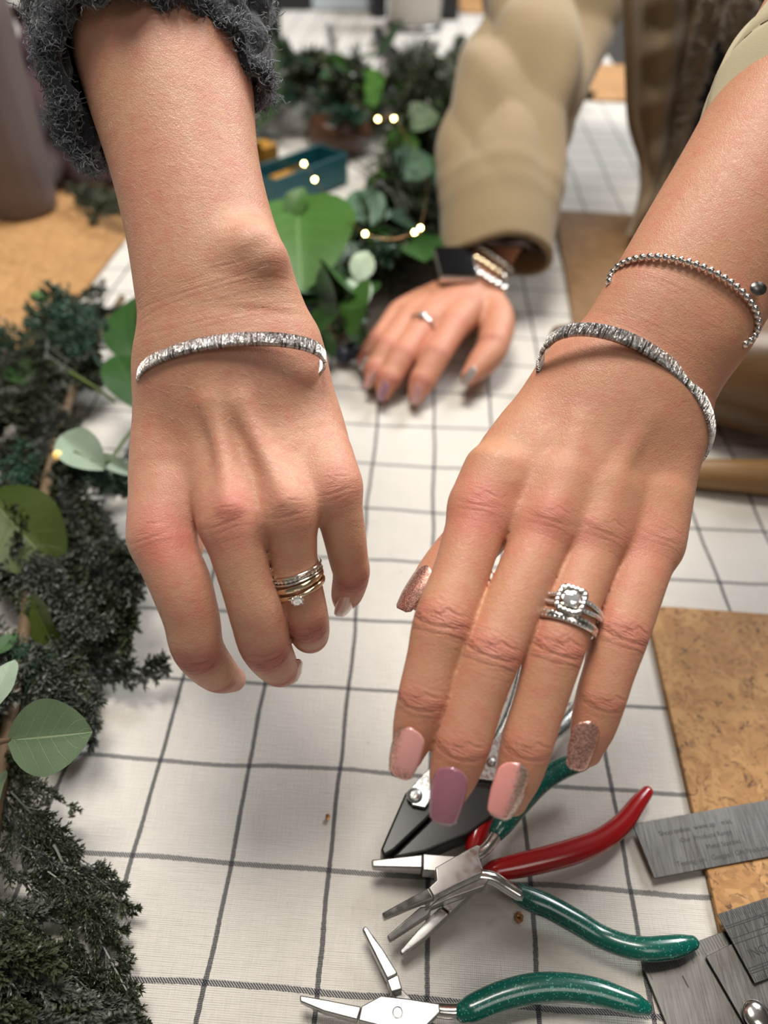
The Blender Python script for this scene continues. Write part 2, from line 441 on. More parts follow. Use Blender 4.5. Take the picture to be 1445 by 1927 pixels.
class Grid:
    def __init__(s, sweeps, res, margin=0.008, zclip=None):
        lo = np.min([w.bbox(margin)[0] for w in sweeps], 0); hi = np.max([w.bbox(margin)[1] for w in sweeps], 0)
        s.lo, s.res = lo, res; s.n = np.ceil((hi - lo) / res).astype(int) + 1; s.m = margin
    def blank(s): return np.full(s.n, 0.05, np.float32)
    def field(s, sw):
        out = s.blank()
        a, b = sw.bbox(s.m + 0.004)
        i0 = np.clip(((a - s.lo) / s.res).astype(int), 0, s.n - 1); i1 = np.clip(np.ceil((b - s.lo) / s.res).astype(int) + 1, 1, s.n)
        ax = [s.lo[k] + s.res * np.arange(i0[k], i1[k]) for k in range(3)]
        nn = [len(a_) for a_ in ax]; st = 4
        cs = [np.append(a_[::st], a_[-1] + s.res * st) for a_ in ax]
        cs = [a_[0] + s.res * st * np.arange(len(a_)) for a_ in cs]
        co = sw.eval(np.stack(np.meshgrid(*cs, indexing='ij'), -1).reshape(-1, 3)).reshape([len(a_) for a_ in cs])
        up_ = co
        for k in range(3):                       # linear upsample, axis by axis
            pos = np.arange(nn[k]) / st; i_ = np.minimum(pos.astype(int), up_.shape[k] - 2); t_ = (pos - i_).astype(np.float32)
            sh = [1, 1, 1]; sh[k] = -1; t_ = t_.reshape(sh)
            up_ = np.take(up_, i_, k) * (1 - t_) + np.take(up_, i_ + 1, k) * t_
        near = np.argwhere(np.abs(up_) < 0.0035)
        if len(near):
            X = np.column_stack([ax[k][near[:, k]] for k in range(3)])
            up_[near[:, 0], near[:, 1], near[:, 2]] = sw.eval(X)
        out[i0[0]:i1[0], i0[1]:i1[1], i0[2]:i1[2]] = up_
        return out
    def nets(s, f):
        """naive surface nets -> vertices, quads"""
        ins = f < 0
        n = np.array(f.shape)
        sl = lambda a, d: tuple(slice(d[k], d[k] + a.shape[k] - 1) for k in range(3))
        cnt = np.zeros(n - 1, np.int8)
        for d in np.ndindex(2, 2, 2): cnt += ins[sl(f, d)]
        act = (cnt > 0) & (cnt < 8)
        idx = np.full(n - 1, -1, np.int64); ijk = np.argwhere(act); idx[act] = np.arange(len(ijk))
        acc = np.zeros((len(ijk), 3)); num = np.zeros(len(ijk))
        cor = {d: f[ijk[:, 0] + d[0], ijk[:, 1] + d[1], ijk[:, 2] + d[2]].astype(float) for d in np.ndindex(2, 2, 2)}
        for d in np.ndindex(2, 2, 2):
            for k in range(3):
                if d[k]: continue
                e = list(d); e[k] = 1; a, b = cor[d], cor[tuple(e)]
                mk = (a < 0) != (b < 0)
                t = np.where(mk, a / np.where(mk, a - b, 1), 0)
                p = np.tile(np.array(d, float), (len(ijk), 1)); p[:, k] += t
                acc[mk] += p[mk]; num[mk] += 1
        v = s.lo + s.res * (ijk + acc / num[:, None])
        quads = []
        for k in range(3):
            a, b = [x for x in range(3) if x != k]
            A = ins[tuple(slice(0, -1) if x == k else slice(1, -1) for x in range(3))]
            B = ins[tuple(slice(1, None) if x == k else slice(1, -1) for x in range(3))]
            e = np.argwhere(A != B)
            off = np.zeros(3, int); off[a] = 1; off[b] = 1
            e = e + off
            inside_first = ins[e[:, 0], e[:, 1], e[:, 2]]
            def at(da, db):
                q = e.copy(); q[:, a] -= da; q[:, b] -= db
                return idx[q[:, 0], q[:, 1], q[:, 2]]
            q = np.column_stack([at(1, 1), at(0, 1), at(0, 0), at(1, 0)])
            flip = inside_first if k != 1 else ~inside_first
            q[~flip] = q[~flip][:, ::-1]
            quads.append(q)
        q = np.concatenate(quads); q = q[(q >= 0).all(1)]
        return v, q

def smooth(v, q, it=2, lam=0.5, mu=-0.52):
    e = np.concatenate([q[:, [0, 1]], q[:, [1, 2]], q[:, [2, 3]], q[:, [3, 0]]]); e = np.concatenate([e, e[:, ::-1]])
    n = len(v); deg = np.maximum(1, np.bincount(e[:, 0], minlength=n))
    for k in range(it):
        for fac in (lam, mu):
            a = np.column_stack([np.bincount(e[:, 0], v[e[:, 1], c], n) for c in range(3)]) / deg[:, None]
            v = v + fac * (a - v)
    return v

class Body:
    def __init__(s, name, arm, palm, fingers, extras=(), res=0.0009, kp=0.010, kf=0.005, ka=0.014, red=(), wrist=()):
        """arm, palm, fingers: Sweeps. red: (px, py, z, radius px, amount) blushes"""
        allw = list(arm) + list(palm) + list(fingers) + [x for x, k in extras]
        g = Grid(allw, res)
        f = None
        for w in palm: f = g.field(w) if f is None else smin(f, g.field(w), kp)
        for w, k in extras: f = smin(f, g.field(w), k)
        fa = None
        for w in arm: fa = g.field(w) if fa is None else smin(fa, g.field(w), kp)
        f = smin(f, fa, ka)
        ff = None
        for w in fingers: ff = g.field(w) if ff is None else smin(ff, g.field(w), 0.0012)
        f = smin(f, ff, kf)
        v, q = g.nets(f)
        v = smooth(v, q, 3)
        # signed: make faces look outwards
        p0, p1, p2 = v[q[:, 0]], v[q[:, 1]], v[q[:, 2]]
        nr = np.cross(p1 - p0, p2 - p0); vol = (nr * p0).sum()
        if vol < 0: q = q[:, ::-1]
        if np.dot(np.cross(AX, AY), FWD) < 0: q = q[:, ::-1]
        s.v, s.q = v, q
        n = len(v); ju = np.full(n, 99.0); lat = np.zeros(n); cre = np.zeros(n); rd = np.zeros(n); bd = np.full(n, 1e9)
        for w in fingers:
            lo, hi = w.bbox(0.006); mk = ((v > lo) & (v < hi)).all(1); ii = np.where(mk)[0]
            d, sa, ww, hh, rt = w.eval(v[ii], True)
            ok = (np.abs(d) < 0.0022) & (np.abs(d) < bd[ii])
            jj = ii[ok]; bd[jj] = np.abs(d[ok])
            best = np.full(ok.sum(), 99.0); am = np.zeros(ok.sum())
            for j, (sj, amp, wid) in enumerate(zip(w.joint, w.amp, w.wid)):
                x = (sa[ok] - sj) * 1000
                best = np.where(np.abs(x) < np.abs(best), x, best); am = np.maximum(am, amp * np.exp(-(x / wid) ** 2))
            dors = np.clip(hh[ok] / rt[ok] * 1.6 - 0.15, 0, 1)
            ju[jj] = best; lat[jj] = ww[ok] * 1000; cre[jj] = am * dors
            rd[jj] = np.maximum(rd[jj], 0.65 * am * dors + 0.25 * np.clip((sa[ok] / w.s[-1] - 0.75) * 4, 0, 1))
        for w in fingers:
            if w.mcp is None: continue
            j = w.mcp * w.sub; c, t_, sd_, u_ = w.C[j], w.t[j], w.sd[j], w.u[j]
            q_ = v - c; x = (q_ @ t_) * 1000; y = (q_ @ sd_) * 1000; z_ = (q_ @ u_) * 1000
            am = .38 * np.exp(-(x / 6.5) ** 2 - (y / 7.0) ** 2) * np.clip(z_ / 5, 0, 1)
            mk = am > cre
            ju = np.where(mk, x, ju); lat = np.where(mk, y, lat); cre = np.maximum(am, cre)
        for row, am, wd in wrist:                # creases across the wrist
            w = arm[0]; j = int(row * w.sub); q_ = v - w.C[j]
            x = (q_ @ w.t[j]) * 1000; y = (q_ @ w.sd[j]) * 1000; z_ = (q_ @ w.u[j]) * 1000
            a_ = am * np.exp(-(x / wd) ** 2) * np.clip(z_ / 6, 0, 1)
            mk = a_ > cre
            ju = np.where(mk, x, ju); lat = np.where(mk, y * .35, lat); cre = np.maximum(cre, a_)
        for (px, py, z, r, am) in red:
            c = cpx(px, py, z); rr = r / F * z
            rd = np.maximum(rd, am * np.exp(-(((v - c) ** 2).sum(1)) / rr ** 2))
        s.me = bpy.data.meshes.new(name)
        s.w = c2w(v)
        s.me.from_pydata(s.w.tolist(), [], q.tolist()); s.me.update()
        for nm, a in (('ju', ju), ('lat', lat), ('cre', cre), ('red', rd)):
            at = s.me.attributes.new(nm, 'FLOAT', 'POINT'); at.data.foreach_set('value', a.astype(np.float32))
        s.at = {'ju': ju, 'lat': lat, 'cre': cre, 'red': rd}
        s.bvh = BVHTree.FromPolygons(s.w.tolist(), q.tolist())
    def hit(s, px, py):
        """world point and normal of the skin seen at a pixel"""
        d = nrm(P(px, py, 1.0) - CAM)
        loc, no, i, dist = s.bvh.ray_cast(Vector(CAM), Vector(d))
        return (None, None) if loc is None else (np.array(loc), np.array(no))

def finger(rows, joints, amp=None, wid=None, mcp=None, **kw):
    w = Sweep(rows, joints=joints, **kw); w.mcp = mcp if mcp else (joints[0] - (2 if len(rows) > 7 and joints[0] == 3 else 3) if len(joints) > 1 else None)
    w.amp = amp or [1.0] * len(joints); w.wid = wid or [4.2] * len(joints)
    return w

def nail(body_obj, name, base, tip, z, wpx, mat, body=None, nrm_tilt=(0, 0), tipw=0.72, arch=0.42, label=None):
    """nail plate from the cuticle pixel to the tip pixel; z = (depth at cuticle, depth at tip); nrm_tilt = lean of its face in x, y"""
    B, T = cpx(*base, z[0]), cpx(*tip, z[1]); ax = T - B; L = np.linalg.norm(ax); ax /= L
    nn = np.array([nrm_tilt[0], nrm_tilt[1], -1.0]); nn -= ax * (nn @ ax); nn /= np.linalg.norm(nn)
    sd = np.cross(ax, nn); 
    if sd[0] < 0: sd = -sd
    hw = wpx / F * (z[0] + z[1]) / 2; v = []; uv = []
    nu, nv = 16, 12
    for i in range(nu + 1):
        u = i / nu
        wv = math.sqrt(max(0, 1 - (1 - min(1, u / 0.28)) ** 2)) if u < 0.28 else 1.0
        wv = max(0.12, wv)
        if u > 0.55: wv *= 1 - (1 - tipw) * ((u - 0.55) / 0.45) ** 1.4
        if u > 0.93: wv *= 1 - 0.35 * ((u - 0.93) / 0.07) ** 2
        for j in range(nv + 1):
            x = -1 + 2 * j / nv
            a = x * wv
            lift = arch * hw * (1 - a * a * 0.9) + 0.10 * L * math.sin(math.pi * min(1, u * 0.9)) * 0.5
            uu = u
            v.append(B + ax * L * uu + sd * hw * a + nn * (lift - arch * hw * 0.55)); uv.append((u, x, 0))
    f = []
    for i in range(nu):
        for j in range(nv):
            a = i * (nv + 1) + j
            f.append([a, a + 1, a + nv + 2, a + nv + 1])
    o = mesh_obj(name, c2w(np.array(v)), f, mat, body_obj)
    at = o.data.attributes.new('nail', 'FLOAT_VECTOR', 'POINT'); at.data.foreach_set('vector', np.array(uv, np.float32).ravel())
    bm = bmesh.new(); bm.from_mesh(o.data); bmesh.ops.recalc_face_normals(bm, faces=bm.faces)
    if sum((c2w(np.zeros(3)) - np.array(fc.calc_center_median())) @ np.array(fc.normal) for fc in bm.faces) < 0:
        bmesh.ops.reverse_faces(bm, faces=bm.faces)
    bm.to_mesh(o.data); bm.free()
    sm = o.modifiers.new('thick', 'SOLIDIFY'); sm.thickness = 0.0009; sm.offset = -1
    if label: o['label'] = label
    return o

# ---- the woman on the right: her left hand held out (h1), her right hand on the cloth (h3)
UP1 = (0.02, -0.22, -1)
h1_f = [
    finger([(930, 880, .247, 52), (905, 958, .243, 57), (868, 1075, .234, 53), (834, 1172, .2275, 57), (814, 1242, .225, 50), (797, 1312, .224, 49), (781, 1372, .2245, 43), (767, 1420, .226, 30)], (3, 5), [1, .75], [4.6, 3.2], up=(-0.22, -.2, -1)),
    finger([(1050, 905, .246, 52), (1027, 988, .241, 57), (983, 1095, .232, 54), (926, 1225, .225, 57.5), (894, 1318, .2225, 53), (870, 1400, .2215, 53), (853, 1458, .222, 46), (840, 1503, .223, 32)], (3, 5), [1, .75], [4.6, 3.2], up=(-.08, -.2, -1)),
    finger([(1145, 925, .247, 50), (1123, 1008, .243, 55), (1086, 1110, .234, 52), (1046, 1220, .227, 54), (1016, 1320, .2245, 49.5), (991, 1400, .2235, 49), (975, 1460, .224, 43), (961, 1507, .225, 31)], (3, 5), [1, .7], [4.6, 3.2], up=(.05, -.2, -1)),
    finger([(1235, 940, .252, 48), (1222, 1018, .248, 55), (1197, 1100, .24, 54), (1166, 1195, .2335, 53), (1146, 1262, .231, 48), (1131, 1312, .2305, 47), (1115, 1370, .231, 42), (1103, 1416, .232, 29)], (3, 5), [1, .7], [4.2, 3.0], up=(.18, -.2, -1)),
    finger([(1085, 800, .283, 58), (975, 930, .288, 58), (872, 1036, .283, 55), (826, 1085, .278, 48), (795, 1120, .275, 36)], (2,), [.8], [4], up=(-.8, -.5, -.6)),
]
h1_p = [
    Sweep([(1108, 726, .264, 76), (975, 872, .2545, 77), (905, 958, .2445, 60)], flat=.75, up=UP1),
    Sweep([(1150, 740, .259, 62), (1085, 870, .249, 60), (1027, 985, .2415, 57)], flat=.85, up=UP1),
    Sweep([(1190, 770, .260, 60), (1155, 890, .251, 58), (1123, 1005, .2435, 55)], flat=.85, up=UP1),
    Sweep([(1240, 795, .265, 70), (1236, 905, .257, 66), (1222, 1015, .249, 60)], flat=.85, up=UP1),
    Sweep([(1172, 760, .268, 150), (1110, 870, .261, 175), (1075, 960, .254, 178)], flat=.24, up=UP1, caps=(.2, .2)),
    Sweep([(1090, 790, .28, 70), (1000, 905, .283, 70)], flat=.8, up=UP1),
]
h1_a = [Sweep([(1172, 748, .263, 146), (1215, 680, .262, 140), (1272, 590, .262, 142), (1355, 462, .266, 150), (1440, 335, .271, 160), (1560, 150, .28, 178), (1640, 20, .288, 185)],
              flats=[.60, .64, .70, .76, .82, .88, .9], up=(.1, -.25, -1))]
h1_x = [(Sweep([(1090, 800, .2475, 13), (1060, 900, .2405, 12), (1035, 965, .2345, 14)], flat=.8), .006),
        (Sweep([(1180, 840, .2475, 10), (1150, 920, .241, 10), (1128, 985, .236, 11)], flat=.8), .006),
        (Sweep([(1205, 790, .2485, 10), (1160, 880, .2425, 9), (1110, 935, .2405, 9)], flat=.8), .004),
        (Sweep([(1020, 830, .249, 11), (960, 905, .242, 12)], flat=.8), .006),
        (Sweep([(1332, 640, .258, 40), (1345, 620, .258, 40)], flat=.9), .014)]
B1 = Body('person', h1_a, h1_p, h1_f, h1_x, red=[(905, 955, .232, 70, .85), (1030, 975, .229, 60, .8), (1122, 1005, .231, 50, .45), (1212, 1020, .236, 65, .6), (1060, 620, .25, 60, .2)], wrist=((2.0, .16, 9), (1.3, .11, 8)))

# her right hand, resting on the cloth
UP3 = (0.05, -0.72, -0.7)
h3_f = [
    finger([(884, 580, .572, 24), (860, 606, .560, 29), (838, 640, .548, 27.5), (818, 672, .538, 28), (804, 700, .534, 26), (792, 722, .532, 25), (782, 748, .5295, 15)], (3, 5), up=UP3),
    finger([(845, 573, .576, 24), (806, 602, .566, 28.5), (780, 638, .552, 27), (755, 672, .540, 27), (740, 699, .536, 25), (730, 717, .534, 24), (722, 740, .5325, 15)], (3, 5), up=UP3),
    finger([(815, 567, .582, 22), (778, 594, .574, 27), (750, 628, .560, 26), (728, 658, .549, 26), (714, 682, .5455, 24), (705, 700, .5425, 22), (699, 718, .541, 14)], (3, 5), up=UP3),
    finger([(795, 565, .588, 20), (755, 588, .582, 24), (727, 622, .569, 22), (707, 648, .560, 22), (696, 665, .557, 21), (689, 678, .555, 18), (686, 690, .554, 12)], (3, 5), up=UP3),
    finger([(918, 560, .592, 28), (935, 604, .572, 34), (926, 655, .553, 32), (905, 685, .545, 29), (884, 708, .539, 19)], (2,), up=(-.7, -.6, -.6)),
]
h3_p = [Sweep([(902, 545, .598, 34), (878, 577, .577, 36), (858, 607, .562, 30)], flat=.8, up=UP3),
        Sweep([(885, 543, .600, 34), (845, 572, .580, 36), (805, 602, .567, 29)], flat=.8, up=UP3),
        Sweep([(872, 545, .602, 32), (818, 572, .586, 34), (778, 594, .575, 27)], flat=.8, up=UP3),
        Sweep([(862, 552, .606, 30), (795, 572, .592, 30), (755, 590, .583, 24)], flat=.8, up=UP3),
        Sweep([(888, 550, .604, 58), (840, 580, .590, 80)], flat=.22, up=UP3, caps=(.2, .2))]
h3_a = [Sweep([(884, 548, .603, 56), (896, 505, .610, 56), (915, 460, .618, 62), (945, 380, .632, 78), (975, 250, .66, 90)], flats=[.72, .75, .8, .85, .9], up=UP3)]
B3 = Body('person_resting_hand', h3_a, h3_p, h3_f, res=0.0016, red=[(860, 606, .55, 30, .5), (806, 602, .55, 30, .5), (776, 592, .56, 28, .4), (850, 560, .56, 120, .25), (800, 660, .545, 130, .38), (905, 670, .55, 90, .3)])

# ---- the woman on the left: her left hand with the fingers curled under (h2)
UP2 = (0.0, -0.15, -1)
h2_f = [
    finger([(318, 930, .252, 52), (303, 1010, .246, 57), (338, 1094, .244, 58), (360, 1162, .2455, 53), (373, 1222, .2505, 49), (409, 1266, .268, 40), (436, 1278, .288, 27)], (4, 5), [1.5, 1.4], [4.6, 3.0], up=(-.15, .25, -1)),
    finger([(425, 910, .248, 50), (434, 982, .240, 56), (462, 1092, .241, 49), (484, 1160, .2445, 51), (499, 1216, .251, 48), (523, 1256, .268, 38), (532, 1268, .286, 27)], (4, 5), [1.5, 1.4], [4.6, 3.0], up=(0, .25, -1)),
    finger([(530, 900, .249, 46), (544, 962, .2415, 51), (554, 1060, .246, 44), (569, 1125, .250, 42), (578, 1168, .255, 41), (583, 1195, .268, 36), (585, 1206, .284, 26)], (4, 5), [1.5, 1.4], [4.6, 3.0], up=(.08, .25, -1)),
    finger([(610, 860, .253, 44), (629, 918, .247, 47), (647, 1002, .251, 41), (656, 1052, .256, 37), (661, 1080, .261, 35), (653, 1118, .272, 30), (646, 1134, .284, 19)], (4, 5), [1.4, 1.3], [4.2, 3.0], up=(.2, .25, -1)),
    finger([(335, 760, .285, 56), (305, 870, .305, 54), (322, 960, .312, 48), (350, 1030, .315, 36)], (2,), [.8], [4], up=(-.8, 0, -.6)),
]
h2_p = [Sweep([(350, 690, .262, 78), (322, 850, .258, 74), (303, 1008, .2475, 58)], flat=.8, up=UP2),
        Sweep([(400, 680, .257, 66), (415, 840, .252, 62), (434, 980, .2405, 56)], flat=.85, up=UP2),
        Sweep([(455, 675, .257, 62), (500, 830, .252, 58), (544, 960, .242, 51)], flat=.85, up=UP2),
        Sweep([(512, 680, .261, 70), (575, 810, .258, 66), (629, 915, .248, 48)], flat=.85, up=UP2),
        Sweep([(430, 670, .266, 160), (455, 810, .266, 185), (468, 935, .258, 190)], flat=.26, up=UP2, caps=(.2, .2))]
h2_a = [Sweep([(285, -260, .298, 182), (292, -100, .290, 176), (304, 60, .281, 167), (318, 150, .276, 158), (347, 300, .268, 139), (374, 420, .263, 137), (401, 530, .260, 147), (418, 600, .259, 153), (431, 665, .259, 157)],
              flats=[.92, .92, .9, .88, .82, .74, .66, .6, .56], up=(0, -.1, -1))]
h2_x = [(Sweep([(478, 462, .2465, 34), (492, 482, .2475, 34)], flat=.9), .014),
        (Sweep([(400, 760, .2435, 11), (420, 860, .2385, 11), (432, 950, .232, 13)], flat=.8), .006),
        (Sweep([(455, 760, .2435, 10), (500, 860, .239, 10), (538, 940, .234, 12)], flat=.8), .006)]
B2 = Body('person', h2_a, h2_p, h2_f, h2_x, red=[(300, 1015, .232, 75, 1.0), (432, 975, .224, 68, 1.0), (545, 960, .23, 55, .35), (632, 905, .235, 50, .55), (340, 300, .25, 120, .15), (370, 1150, .24, 60, .3), (300, 800, .24, 90, .25)], wrist=((6.4, .20, 9), (7.3, .12, 7)))

def join_bodies(name, bodies, mat):
    n = 0; vs = []; qs = []; at = {k: [] for k in ('ju', 'lat', 'cre', 'red')}
    for b in bodies:
        vs.append(b.w); qs.append(b.q + n); n += len(b.w)
        for k in at: at[k].append(b.at[k])
    me = bpy.data.meshes.new(name); me.from_pydata(np.concatenate(vs).tolist(), [], np.concatenate(qs).tolist()); me.update()
    for k in at:
        a = me.attributes.new(k, 'FLOAT', 'POINT'); a.data.foreach_set('value', np.concatenate(at[k]).astype(np.float32))
    return link(name, me, mat)
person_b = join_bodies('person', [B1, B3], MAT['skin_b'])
tag(person_b, 'woman in a tan fleece-lined coat holding out a hand with long painted nails', 'person', kind='thing')
nail(person_b, 'fingernail', (775, 1368), (752, 1462), (.2165, .2175), 31, MAT['nail_pale_pink'], nrm_tilt=(-.35, -.15), label='pale pink nail with a glitter edge')
nail(person_b, 'fingernail', (853, 1442), (832, 1549), (.2125, .2135), 33, MAT['nail_mauve'], nrm_tilt=(-.12, -.12), label='plain mauve nail')
nail(person_b, 'fingernail', (976, 1434), (937, 1537), (.2155, .216), 32, MAT['nail_pink_glitter'], nrm_tilt=(.08, -.12), label='pink nail with glitter down one side')
nail(person_b, 'fingernail', (1110, 1356), (1083, 1448), (.2225, .2235), 28, MAT['nail_glitter'], nrm_tilt=(.16, -.12), label='rose gold glitter nail')
nail(person_b, 'thumbnail', (806, 1066), (757, 1150), (.272, .268), 26, MAT['nail_glitter'], nrm_tilt=(-.95, -.35), label='rose gold glitter nail')

UPN = -0.9
nail(person_b, 'fingernail', (789, 722), (778, 760), (.515, .5235), 11.5, MAT['nail_blush'], nrm_tilt=(0, UPN), label='blush pink nail')
nail(person_b, 'fingernail', (728, 718), (714, 754), (.519, .5265), 11, MAT['nail_lilac'], nrm_tilt=(0, UPN), label='lilac nail')
nail(person_b, 'fingernail', (704, 698), (688, 730), (.529, .535), 10.5, MAT['nail_pink_glitter'], nrm_tilt=(0, UPN))
nail(person_b, 'fingernail', (690, 672), (677, 697), (.542, .547), 8, MAT['nail_silver'], nrm_tilt=(-.7, UPN), label='champagne nail')
nail(person_b, 'thumbnail', (893, 690), (870, 724), (.525, .530), 12.5, MAT['nail_silver'], nrm_tilt=(-.55, UPN), label='shiny champagne thumbnail')
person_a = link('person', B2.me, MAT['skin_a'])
tag(person_a, 'woman in a fuzzy charcoal sweater holding out a hand with curled fingers and gold rings', 'person', kind='thing')
nail(person_a, 'fingernail', (657, 1120), (640, 1157), (.262, .277), 17, MAT['nail_bare'], nrm_tilt=(.2, .6))
nail(person_a, 'fingernail', (552, 1240), (545, 1284), (.262, .277), 20, MAT['nail_bare'], nrm_tilt=(.3, .6))

# ------------------------------------------------------------------ setting: floor, walls, table
def wood(name, a, b, scale=(3, 40, 40), rough=0.45, bump=0.0003):
    t = NT(name); v = t.mapped(scale)
    n = t.noise(1.0, v, detail=5, rough=0.6, dist=1.2)
    t.set(Base_Color=t.mix(t.ramp(n, [(0.3, 0.0), (0.7, 1.0)]), a, b), Roughness=rough, Normal=t.bump(n, bump))
    return t.m
MAT['floor'] = plain('grey_vinyl_floor', (0.17, 0.16, 0.16), 0.5, 0, 0.2, 3)
MAT['plaster'] = plain('warm_white_plaster', (0.50, 0.48, 0.45), 0.8, 0, 0.05, 4)
MAT['table_wood'] = wood('beech', (0.5, 0.33, 0.19), (0.38, 0.23, 0.12))
def setbox(name, lo, hi, mat):
    x0, y0, z0 = lo; x1, y1, z1 = hi
    v = [[x0, y0, z0], [x1, y0, z0], [x1, y1, z0], [x0, y1, z0], [x0, y0, z1], [x1, y0, z1], [x1, y1, z1], [x0, y1, z1]]
    f = [[3, 2, 1, 0], [4, 5, 6, 7], [0, 1, 5, 4], [1, 2, 6, 5], [2, 3, 7, 6], [3, 0, 4, 7]]
    return mesh_obj(name, v, f, mat, None, False)
tag(setbox('floor', (-3.5, -2.5, -0.05), (3.5, 5, 0), MAT['floor']), kind='structure')
tag(setbox('wall_back', (-3.5, 4.9, 0), (3.5, 5, 2.9), MAT['plaster']), kind='structure')
tag(setbox('wall_front', (-3.5, -2.5, 0), (3.5, -2.4, 2.9), MAT['plaster']), kind='structure')
tag(setbox('wall_left', (-3.6, -2.5, 0), (-3.5, 5, 2.9), MAT['plaster']), kind='structure')
tag(setbox('wall_right', (3.5, -2.5, 0), (3.6, 5, 2.9), MAT['plaster']), kind='structure')
tag(setbox('ceiling', (-3.5, -2.5, 2.9), (3.5, 5, 2.95), MAT['plaster']), kind='structure')

SX, SY, U0, V0 = 0.1323 * CAMH, 0.1374 * CAMH, -0.464 * CAMH, 0.1955 * CAMH
def g2w(x, y, z=0.0):
    c, s = math.cos(YAW), math.sin(YAW)
    return np.array([c * x + s * y, -s * x + c * y, TABLE + z])
def cloth_mat():
    t = NT('checked_canvas'); o = t.obj(); s = t.n('ShaderNodeSeparateXYZ'); t.l(o, s.inputs[0])
    wob = t.n('ShaderNodeTexNoise'); wob.inputs['Scale'].default_value = 14; wob.inputs['Detail'].default_value = 2; t.l(o, wob.inputs['Vector'])
    ws = t.n('ShaderNodeSeparateColor'); t.l(wob.outputs['Color'], ws.inputs[0])
    jit = t.noise(700, detail=1)
    def line(axis, wobc, step, org, half, jamp):
        x = t.math('ADD', axis, t.math('MULTIPLY', t.math('SUBTRACT', wobc, 0.5), 0.0055))
        x = t.math('ADD', x, t.math('MULTIPLY', t.math('SUBTRACT', jit, 0.5), jamp))
        q = t.math('DIVIDE', t.math('SUBTRACT', x, org), step)
        d = t.math('MULTIPLY', t.math('ABSOLUTE', t.math('SUBTRACT', q, t.math('ROUND', q))), step)
        return t.ramp(t.math('DIVIDE', d, half * 2), [(0.42, 1.0), (0.56, 0.0)])
    lx = line(s.outputs[0], ws.outputs[0], SX, U0, 0.00098, 0.0006)
    ly = line(s.outputs[1], ws.outputs[1], SY, V0, 0.00105, 0.0007)
    # twill hatch in the lines
    ha = t.math('SINE', t.math('MULTIPLY', t.math('ADD', s.outputs[0], s.outputs[1]), 2 * math.pi / 0.0011))
    hb = t.math('SINE', t.math('MULTIPLY', t.math('SUBTRACT', s.outputs[0], s.outputs[1]), 2 * math.pi / 0.0011))
    hx = t.ramp(t.math('MULTIPLY', ha, hb), [(-0.0, 1.0), (0.75, 0.25)])
    hy = t.ramp(ha, [(0.1, 0.95), (0.9, 0.22)])
    cream = t.mix(t.noise(5, detail=3), (0.72, 0.70, 0.65), (0.66, 0.635, 0.585))
    thr = t.noise(1.0, t.mapped((1700, 90, 1)), detail=2); thr2 = t.noise(1.0, t.mapped((90, 1700, 1)), detail=2)
    th = t.math('ADD', thr, thr2)
    cream = t.mix(t.ramp(th, [(0.4, 0.0), (0.6, 0.35)]), cream, (0.58, 0.545, 0.49))
    sp = t.voro(75); sp2 = t.noise(28)
    speck = t.math('MULTIPLY', t.ramp(sp, [(0.0, 1.0), (0.07, 0.0)]), t.ramp(sp2, [(0.52, 0.0), (0.6, 0.7)]))
    cream = t.mix(speck, cream, (0.2, 0.18, 0.16))
    c = t.mix(t.math('MULTIPLY', ly, hy), cream, (0.050, 0.055, 0.070))
    c = t.mix(t.math('MULTIPLY', lx, hx), c, (0.022, 0.025, 0.035))
    weave = t.math('ADD', t.math('SINE', t.math('MULTIPLY', s.outputs[0], 2 * math.pi / 0.00075)), t.math('SINE', t.math('MULTIPLY', s.outputs[1], 2 * math.pi / 0.00075)))
    h = t.math('ADD', t.math('MULTIPLY', weave, 0.18), t.math('ADD', th, t.math('MULTIPLY', t.math('ADD', lx, ly), 0.8)))
    n1 = t.bump(t.noise(16, detail=3), 0.004, 0.35)
    t.set(Base_Color=c, Roughness=0.9, Normal=t.bump(h, 0.00035, 0.8, n1), Sheen_Weight=0.15, Specular_IOR_Level=0.2)
    return t.m
MAT['cloth'] = cloth_mat()
TX0, TX1, TY0, TY1 = -1.0, 0.345, -0.2, 2.6
def make_table():
    t = empty('table', g2w((TX0 + TX1) / 2, (TY0 + TY1) / 2, -TABLE), 'long wooden work table under the checked cloth', 'table')
    def bx(name, x0, y0, x1, y1, z0, z1):
        v = [g2w(x, y, z) for z in (z0, z1) for x, y in ((x0, y0), (x1, y0), (x1, y1), (x0, y1))]
        f = [[3, 2, 1, 0], [4, 5, 6, 7], [0, 1, 5, 4], [1, 2, 6, 5], [2, 3, 7, 6], [3, 0, 4, 7]]
        return mesh_obj(name, v, f, MAT['table_wood'], t, False)
    bx('tabletop', TX0 + .01, TY0 + .01, TX1 - .01, TY1 - .01, -0.035, -0.0035)
    for x in (TX0 + .08, TX1 - .13):
        for y in (TY0 + .1, TY1 - .15): bx('leg', x, y, x + .06, y + .06, -TABLE, -0.035)
make_table()
